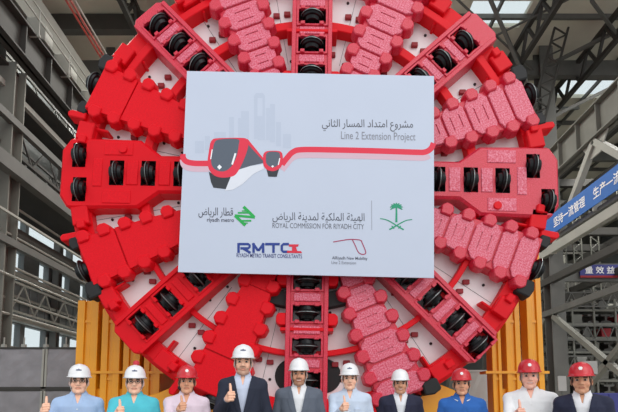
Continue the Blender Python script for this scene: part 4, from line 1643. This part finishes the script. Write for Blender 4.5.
    bm.faces.new(rings[0])
    bm.faces.new(rings[-1][::-1])
    col = finish(bm, 'collar', cloth('collar', shirt), sh)
    if stripes:
        for s in (-1, 1):
            bm = bmesh.new()
            bar(bm, Vector((s * 0.05, -0.112, 1.448)) * sc, Vector((s * 0.1, -0.058, 1.474)) * sc, 0.008)
            finish(bm, 'collar_stripe', cloth('stripe', (235, 238, 242)), col)
    if not jacket and not polo:
        for z in (1.0, 1.09, 1.18, 1.27, 1.35):
            bm = bmesh.new()
            lathe(bm, [(0.0, -0.003), (0.006, -0.003), (0.006, 0.004), (0.0, 0.004)], 'Y', 10)
            b = finish(bm, 'button', M['white'], sh)
            b.location = Vector((0, -np.interp(z, [r[0] for r in rows], [r[2] for r in rows]) - 0.009, z)) * sc
    if not polo and not jacket:
        # chest pocket
        bm = bmesh.new()
        prism(bm, [(0.055, 1.2), (0.085, 1.185), (0.115, 1.2), (0.115, 1.30), (0.055, 1.30)], -0.138, -0.1)
        for v in bm.verts:
            v.co *= sc
        finish(bm, 'pocket', cloth(shirtname, shirt), sh, bevel=0.004)
    # jacket with lapels
    if jacket:
        f = Field((-0.5, -0.56, 0.72), (0.5, 0.28, 1.56), 0.0075)
        jr = [(0.74, 0.195 * wide + fat, 0.15 + fat, 0.01)] + [(z, a + 0.02, b + 0.022, c) for z, a, b, c in rows]
        f.torso(jr, 0.0)
        for s in (-1, 1):
            f.cap((s * 0.055, 0.012, 1.478), (s * (sx + 0.005), 0.005, 1.416), 0.05, 0.075, 0.03)
            S, E, W, up = arms[s]
            S, E, W = [np.array(q, float) for q in (S, E, W)]
            f.cap(S, E, 0.072, 0.062, 0.02)
            f.cap(E, E + (W - E) * 0.86, 0.062, 0.046, 0.02)
        zb, zt, wv = 1.1, 1.5, 0.088
        def vcut(X, Y, Z):
            h = np.clip((Z - zb) / (zt - zb), 0, 1.4) * wv
            return np.maximum(np.maximum(np.abs(X) - h, Y + 0.03 + 0 * X), zb - Z + 0 * X)
        f.add((-0.12, -0.2, zb), (0.12, 0.0, 1.56), vcut, 0.003, sub=True)
        f.cap((0, 0.012, 1.495), (0, 0.0, 1.64), 0.09, 0.095, 0.004, sub=True)
        def vent(X, Y, Z):
            return np.maximum(np.maximum(np.abs(X) - 0.002 - np.clip(0.95 - Z, 0, 1) * 0.12, Y + 0.05 + 0 * X), Z - 0.95 + 0 * X)
        f.add((-0.06, -0.25, 0.7), (0.06, -0.05, 0.95), vent, 0.003, sub=True)
        jk = field_object('jacket', f, cloth('jacket', jacket), o, sc)
        pos, faces = f.mesh()
        tree = BVHTree.FromPolygons([tuple(p) for p in pos], [tuple(int(q) for q in fc) for fc in faces])
        for s in (-1, 1):
            prof = [(1.11, 0.004, 0.024), (1.17, 0.016, 0.055), (1.25, 0.033, 0.09), (1.32, 0.048, 0.114), (1.372, 0.059, 0.128), (1.377, 0.06, 0.1), (1.42, 0.069, 0.112), (1.46, 0.078, 0.112)]
            bm = bmesh.new()
            rr_ = []
            for z, xi, xo in prof:
                row = []
                for t in (0, 0.5, 1.0):
                    x = xi + (xo - xi) * t
                    h = tree.ray_cast(Vector((s * (x + 0.006), -0.5, z)), Vector((0, 1, 0)), 1.0)
                    y = h[0].y if h[0] is not None and h[0].y < 0.06 else -0.06
                    row.append(Vector((s * x, y, z)))
                rr_.append(row)
            for dy in (-0.010, -0.001):
                pass
            F0 = [[bm.verts.new((p + Vector((0, -0.011, 0))) * sc) for p in row] for row in rr_]
            F1 = [[bm.verts.new((p + Vector((0, -0.001, 0))) * sc) for p in row] for row in rr_]
            m_, n_ = len(prof), 3
            for i in range(m_ - 1):
                for j in range(n_ - 1):
                    bm.faces.new((F0[i][j], F0[i][j + 1], F0[i + 1][j + 1], F0[i + 1][j]))
                    bm.faces.new((F1[i][j], F1[i][j + 1], F1[i + 1][j + 1], F1[i + 1][j]))
                bm.faces.new((F0[i][0], F0[i + 1][0], F1[i + 1][0], F1[i][0]))
                bm.faces.new((F0[i][2], F0[i + 1][2], F1[i + 1][2], F1[i][2]))
            for j in range(n_ - 1):
                bm.faces.new((F0[0][j], F0[0][j + 1], F1[0][j + 1], F1[0][j]))
                bm.faces.new((F0[-1][j], F0[-1][j + 1], F1[-1][j + 1], F1[-1][j]))
            finish(bm, 'lapel', cloth('jacket', jacket), jk, bevel=0.0)
    # trousers and shoes
    f = Field((-0.3, -0.25, 0.03), (0.3, 0.25, 1.02), 0.011)
    f.torso([(0.82, 0.18 * wide + fat, 0.125 + fat, 0.01), (0.99, 0.175 * wide + fat, 0.125 + fat, 0.01)], 0.006)
    for s in (-1, 1):
        f.cap((s * 0.092, 0.01, 0.86), (s * 0.108, 0.0, 0.48), 0.098, 0.075, 0.03)
        f.cap((s * 0.108, 0.0, 0.48), (s * 0.113, 0.02, 0.11), 0.075, 0.066, 0.02)
    field_object('trousers', f, cloth('trousers', trousers), o, sc)
    for s in (-1, 1):
        bm = bmesh.new()
        pr = [(0.085, 0.0), (0.095, 0.03), (0.04, 0.1), (-0.02, 0.1), (-0.1, 0.07), (-0.17, 0.055), (-0.2, 0.03), (-0.2, 0.0)]
        cx = s * 0.118
        rows_ = []
        for y, z in pr:
            wv_ = 0.048 if z < 0.05 else 0.036
            rows_.append([bm.verts.new(Vector((cx + e * wv_, y, z)) * sc) for e in (-1, 1)])
        for i in range(len(pr)):
            j = (i + 1) % len(pr)
            bm.faces.new((rows_[i][0], rows_[i][1], rows_[j][1], rows_[j][0]))
        bm.faces.new([r[0] for r in rows_])
        bm.faces.new([r[1] for r in rows_][::-1])
        finish(bm, 'shoe', cloth('shoe', (30, 28, 28), rough=0.4), o, bevel=0.012)
    # hair round the back and sides under the hat
    f = Field((-0.11, -0.12, 1.52), (0.11, 0.14, 1.82), 0.006)
    f.ell((0, 0.014, 1.69), (0.083, 0.103, 0.11), 0.01)
    def cutf(X, Y, Z):
        return np.minimum(np.minimum(Y + 0.0 * X + 0.005 * (Z > 5), Y * 0 + X * 0 + 9), 9) * 0 + np.maximum(-(Z - (1.60 + np.clip(-Y, -0.05, 0.1) * 0.9)) + 0 * X, -9)
    f.add((-0.12, -0.13, 1.5), (0.12, 0.15, 1.9), lambda X, Y, Z: -(Z - (1.655 + np.clip(-Y - 0.0, -0.1, 0.06) * 1.3)) + 0 * X, 0.004, sub=True)
    f.add((-0.12, -0.13, 1.5), (0.12, 0.15, 1.9), lambda X, Y, Z: Y + 0.045 + 0 * X + 0 * Z, 0.004, sub=True)
    for s in (-1, 1):
        f.ell((s * 0.088, 0.012, 1.652), (0.02, 0.024, 0.034), 0.004, sub=True)
    hm = 'hair %d %d %d' % tuple(hair)
    if hm not in INK:
        INK[hm] = mat(hm, rgb(*hair), 0.6, vary=0.3, scale=40, bump=0.3, bscale=120)
    head_scale(field_object('hair', f, INK[hm], o, sc), sc)
    # hard hat
    hk = 'hat' + str(hat)
    if hk not in INK:
        INK[hk] = mat('hard hat shell %d %d %d' % hat, rgb(*hat), 0.3, vary=0.04, coat=0.3)
    bm = bmesh.new()
    seg, rings = 40, []
    z0 = 1.72
    for q in range(11):
        t = q / 10 * math.pi / 2
        ring = []
        for k in range(seg):
            a = 2 * math.pi * k / seg
            x, y = math.sin(a), -math.cos(a)
            rx, ry, rz = 0.103, 0.130, 0.12
            r_ = math.cos(t) ** 0.75 if q < 10 else 0.0
            ridge = 0.0035 * (abs(x * r_) < 0.16) * (q > 1)
            zz = z0 + rz * math.sin(t) ** 1.0 + ridge
            ring.append((x * rx * r_, 0.004 + y * ry * r_, zz))
        rings.append(ring)
    brim = []
    for rr2, dz in ((1.0, 0.0), (1.0, -0.004)):
        pass
    outer, outer2 = [], []
    for k in range(seg):
        a = 2 * math.pi * k / seg
        x, y = math.sin(a), -math.cos(a)
        ext = 0.014 + 0.034 * max(0, -y) ** 2
        outer.append((x * (0.103 + 0.012), 0.004 + y * (0.130 + ext), z0 - 0.006 - 0.010 * max(0, -y) ** 2))
        outer2.append((x * (0.103 + 0.011), 0.004 + y * (0.130 + ext - 0.002), z0 - 0.012 - 0.010 * max(0, -y) ** 2))
    inner = [(x * 0.95, 0.004 + (y - 0.004) * 0.95, z0 - 0.006) for x, y, z in rings[0]]
    allr = [inner, outer2, outer] + rings[:-1]
    V = [[bm.verts.new(Vector(p) * sc) for p in ring] for ring in allr]
    for i in range(len(V) - 1):
        for k in range(seg):
            k2 = (k + 1) % seg
            bm.faces.new((V[i][k], V[i][k2], V[i + 1][k2], V[i + 1][k]))
    ap = bm.verts.new(Vector((0, 0.004, z0 + 0.1235)) * sc)
    for k in range(seg):
        bm.faces.new((V[-1][k], V[-1][(k + 1) % seg], ap))
    hh = finish(bm, 'hard_hat', INK[hk], o, smooth=True)
    hh['label'] = 'white hard hat' if hat[1] > 150 else 'red hard hat'
    if emblem:
        tree = BVHTree.FromObject(hh, bpy.context.evaluated_depsgraph_get())
        bm = bmesh.new()
        if emblem == 'round':
            outl = [(0.019 * math.cos(t) * (1 if k % 2 else 0.72), 0.019 * math.sin(t) * (1 if k % 2 else 0.72)) for k, t in enumerate([2 * math.pi * k / 16 for k in range(16)])]
        else:
            outl = [(-0.026, -0.006), (-0.01, -0.008), (0.01, -0.008), (0.026, -0.006), (0.024, 0.004), (0.008, 0.006), (0.0, 0.014), (-0.008, 0.006), (-0.024, 0.004)]
        vs = []
        for x, z in outl:
            h = tree.ray_cast(Vector((x, -0.5, z + z0 + 0.056)) * sc, Vector((0, 1, 0)))
            yy = h[0].y if h[0] is not None else -0.11 * sc
            vs.append(Vector((x * sc, yy - 0.002, (z + z0 + 0.056) * sc)))
        cen = Vector((0, tree.ray_cast(Vector((0, -0.5, z0 + 0.056)) * sc, Vector((0, 1, 0)))[0].y - 0.0035, (z0 + 0.056) * sc))
        vv = [bm.verts.new(v) for v in vs]
        cv = bm.verts.new(cen)
        for k in range(len(vv)):
            bm.faces.new((vv[k], vv[(k + 1) % len(vv)], cv))
        finish(bm, 'emblem', ink(240, 240, 240) if emblem == 'round' else ink(96, 104, 130), hh)
    if knob:
        bm = bmesh.new()
        lathe(bm, [(0.0, 0.0), (0.02, 0.0), (0.03, 0.014), (0.028, 0.034), (0.014, 0.046), (0.0, 0.046)], 'Z', 16)
        kb = finish(bm, 'knob', ink(206, 52, 66), hh)
        kb.location = Vector((0.006, 0.0, z0 + 0.118)) * sc
    head_scale(hh, sc)
    # chin strap
    bm = bmesh.new()
    for s in (-1, 1):
        sweep(bm, [Vector((s * 0.083, -0.02, 1.71)) * sc, Vector((s * 0.081, -0.03, 1.64)) * sc, Vector((s * 0.06, -0.045, 1.575)) * sc, Vector((0, -0.05, 1.535)) * sc], 0.0035 * sc, 5)
    finish(bm, 'chin_strap', cloth('strap', (200, 200, 204) if hat[1] > 150 else (60, 40, 44)), hh)
    if glasses:
        bm = bmesh.new()
        for s in (-1, 1):
            ring = [Vector((s * 0.032 + 0.022 * math.cos(t), -0.113 + 0.012 * abs(math.cos(t) * 0.5), 1.668 + 0.017 * math.sin(t))) * sc for t in [2 * math.pi * k / 16 for k in range(17)]]
            sweep(bm, ring, 0.0022 * sc, 5)
            sweep(bm, [Vector((s * 0.054, -0.107, 1.671)) * sc, Vector((s * 0.083, -0.03, 1.668)) * sc, Vector((s * 0.084, 0.01, 1.664)) * sc], 0.002 * sc, 5)
        sweep(bm, [Vector((-0.011, -0.114, 1.67)) * sc, Vector((0.011, -0.114, 1.67)) * sc], 0.002 * sc, 5)
        head_scale(finish(bm, 'glasses', cloth('frame', (40, 38, 40), rough=0.3), o), sc)
    return o

WHITE, REDH = (240, 240, 242), (206, 26, 42)
LT, MID, TAN = (226, 178, 152), (204, 150, 120), (196, 144, 114)
person('man with glasses, light blue shirt and white hard hat, thumb raised, by the crates', 80, 364, 4.6, (170, 196, 232), LT, WHITE, thumb=(43, 398),
       glasses=True, emblem='flat', turn=0, smile=0.4)
person('man with glasses in turquoise polo shirt and white hard hat with a red knob', 135.5, 365, 4.7, (86, 200, 216), LT, WHITE, thumb=(116.5, 401), glasses=True, emblem='flat', polo=True,
       knob=True, smile=0.5, fat=0.02, wide=1.04)
person('man in red hard hat and pale pink shirt giving a thumbs up', 187.5, 365, 4.8, (232, 212, 226), MID, REDH, thumb=(178.5, 397), emblem='round', smile=0.3)
person('tall bearded man in white hard hat and dark navy suit with thumb raised', 243.5, 344.5, 5.0, (206, 216, 238), LT, WHITE, jacket=(38, 44, 62), thumb=(227, 385), hair=(70, 56, 48),
       beard=0.42, emblem='flat', wide=0.93, smile=0.3)
person('bearded man in mid grey suit and white open collar shirt, white hard hat', 299, 358, 5.2, (240, 242, 246), MID, WHITE, jacket=(98, 106, 120), beard=0.42, moustache=0.5, smile=0.75, wide=1.04)
person('man in white hard hat and pale blue short collar shirt with thumb up before chest', 349.5, 363, 5.25, (206, 220, 240), LT, WHITE, thumb=(341.5, 397), emblem='flat', smile=0.1, wide=1.02)
person('smiling man in white hard hat, dark navy suit and white shirt, hands down', 400, 369, 5.5, (238, 240, 246), TAN, WHITE, jacket=(40, 42, 66), moustache=0.15, beard=0.1, smile=0.9, wide=1.06)
person('man in red hard hat and royal blue polo with white collar stripes', 461, 368, 5.0, (44, 104, 184), MID, REDH, polo=True, stripes=True, emblem='round', smile=0.0, wide=1.08, fat=0.01)
person('big grey haired man in red hard hat and open white shirt, thumb up', 528.5, 359, 4.75, (244, 244, 246), (226, 172, 152), REDH, thumb=(516, 401), hair=(176, 168, 160), emblem='round', smile=0.8,
       wide=1.10, fat=0.02)
person('man in red hard hat, navy jacket and white shirt by the locker', 580.5, 362, 4.32, (238, 238, 242), TAN, REDH, jacket=(36, 40, 64), emblem='round', smile=0.2, turn=-6)
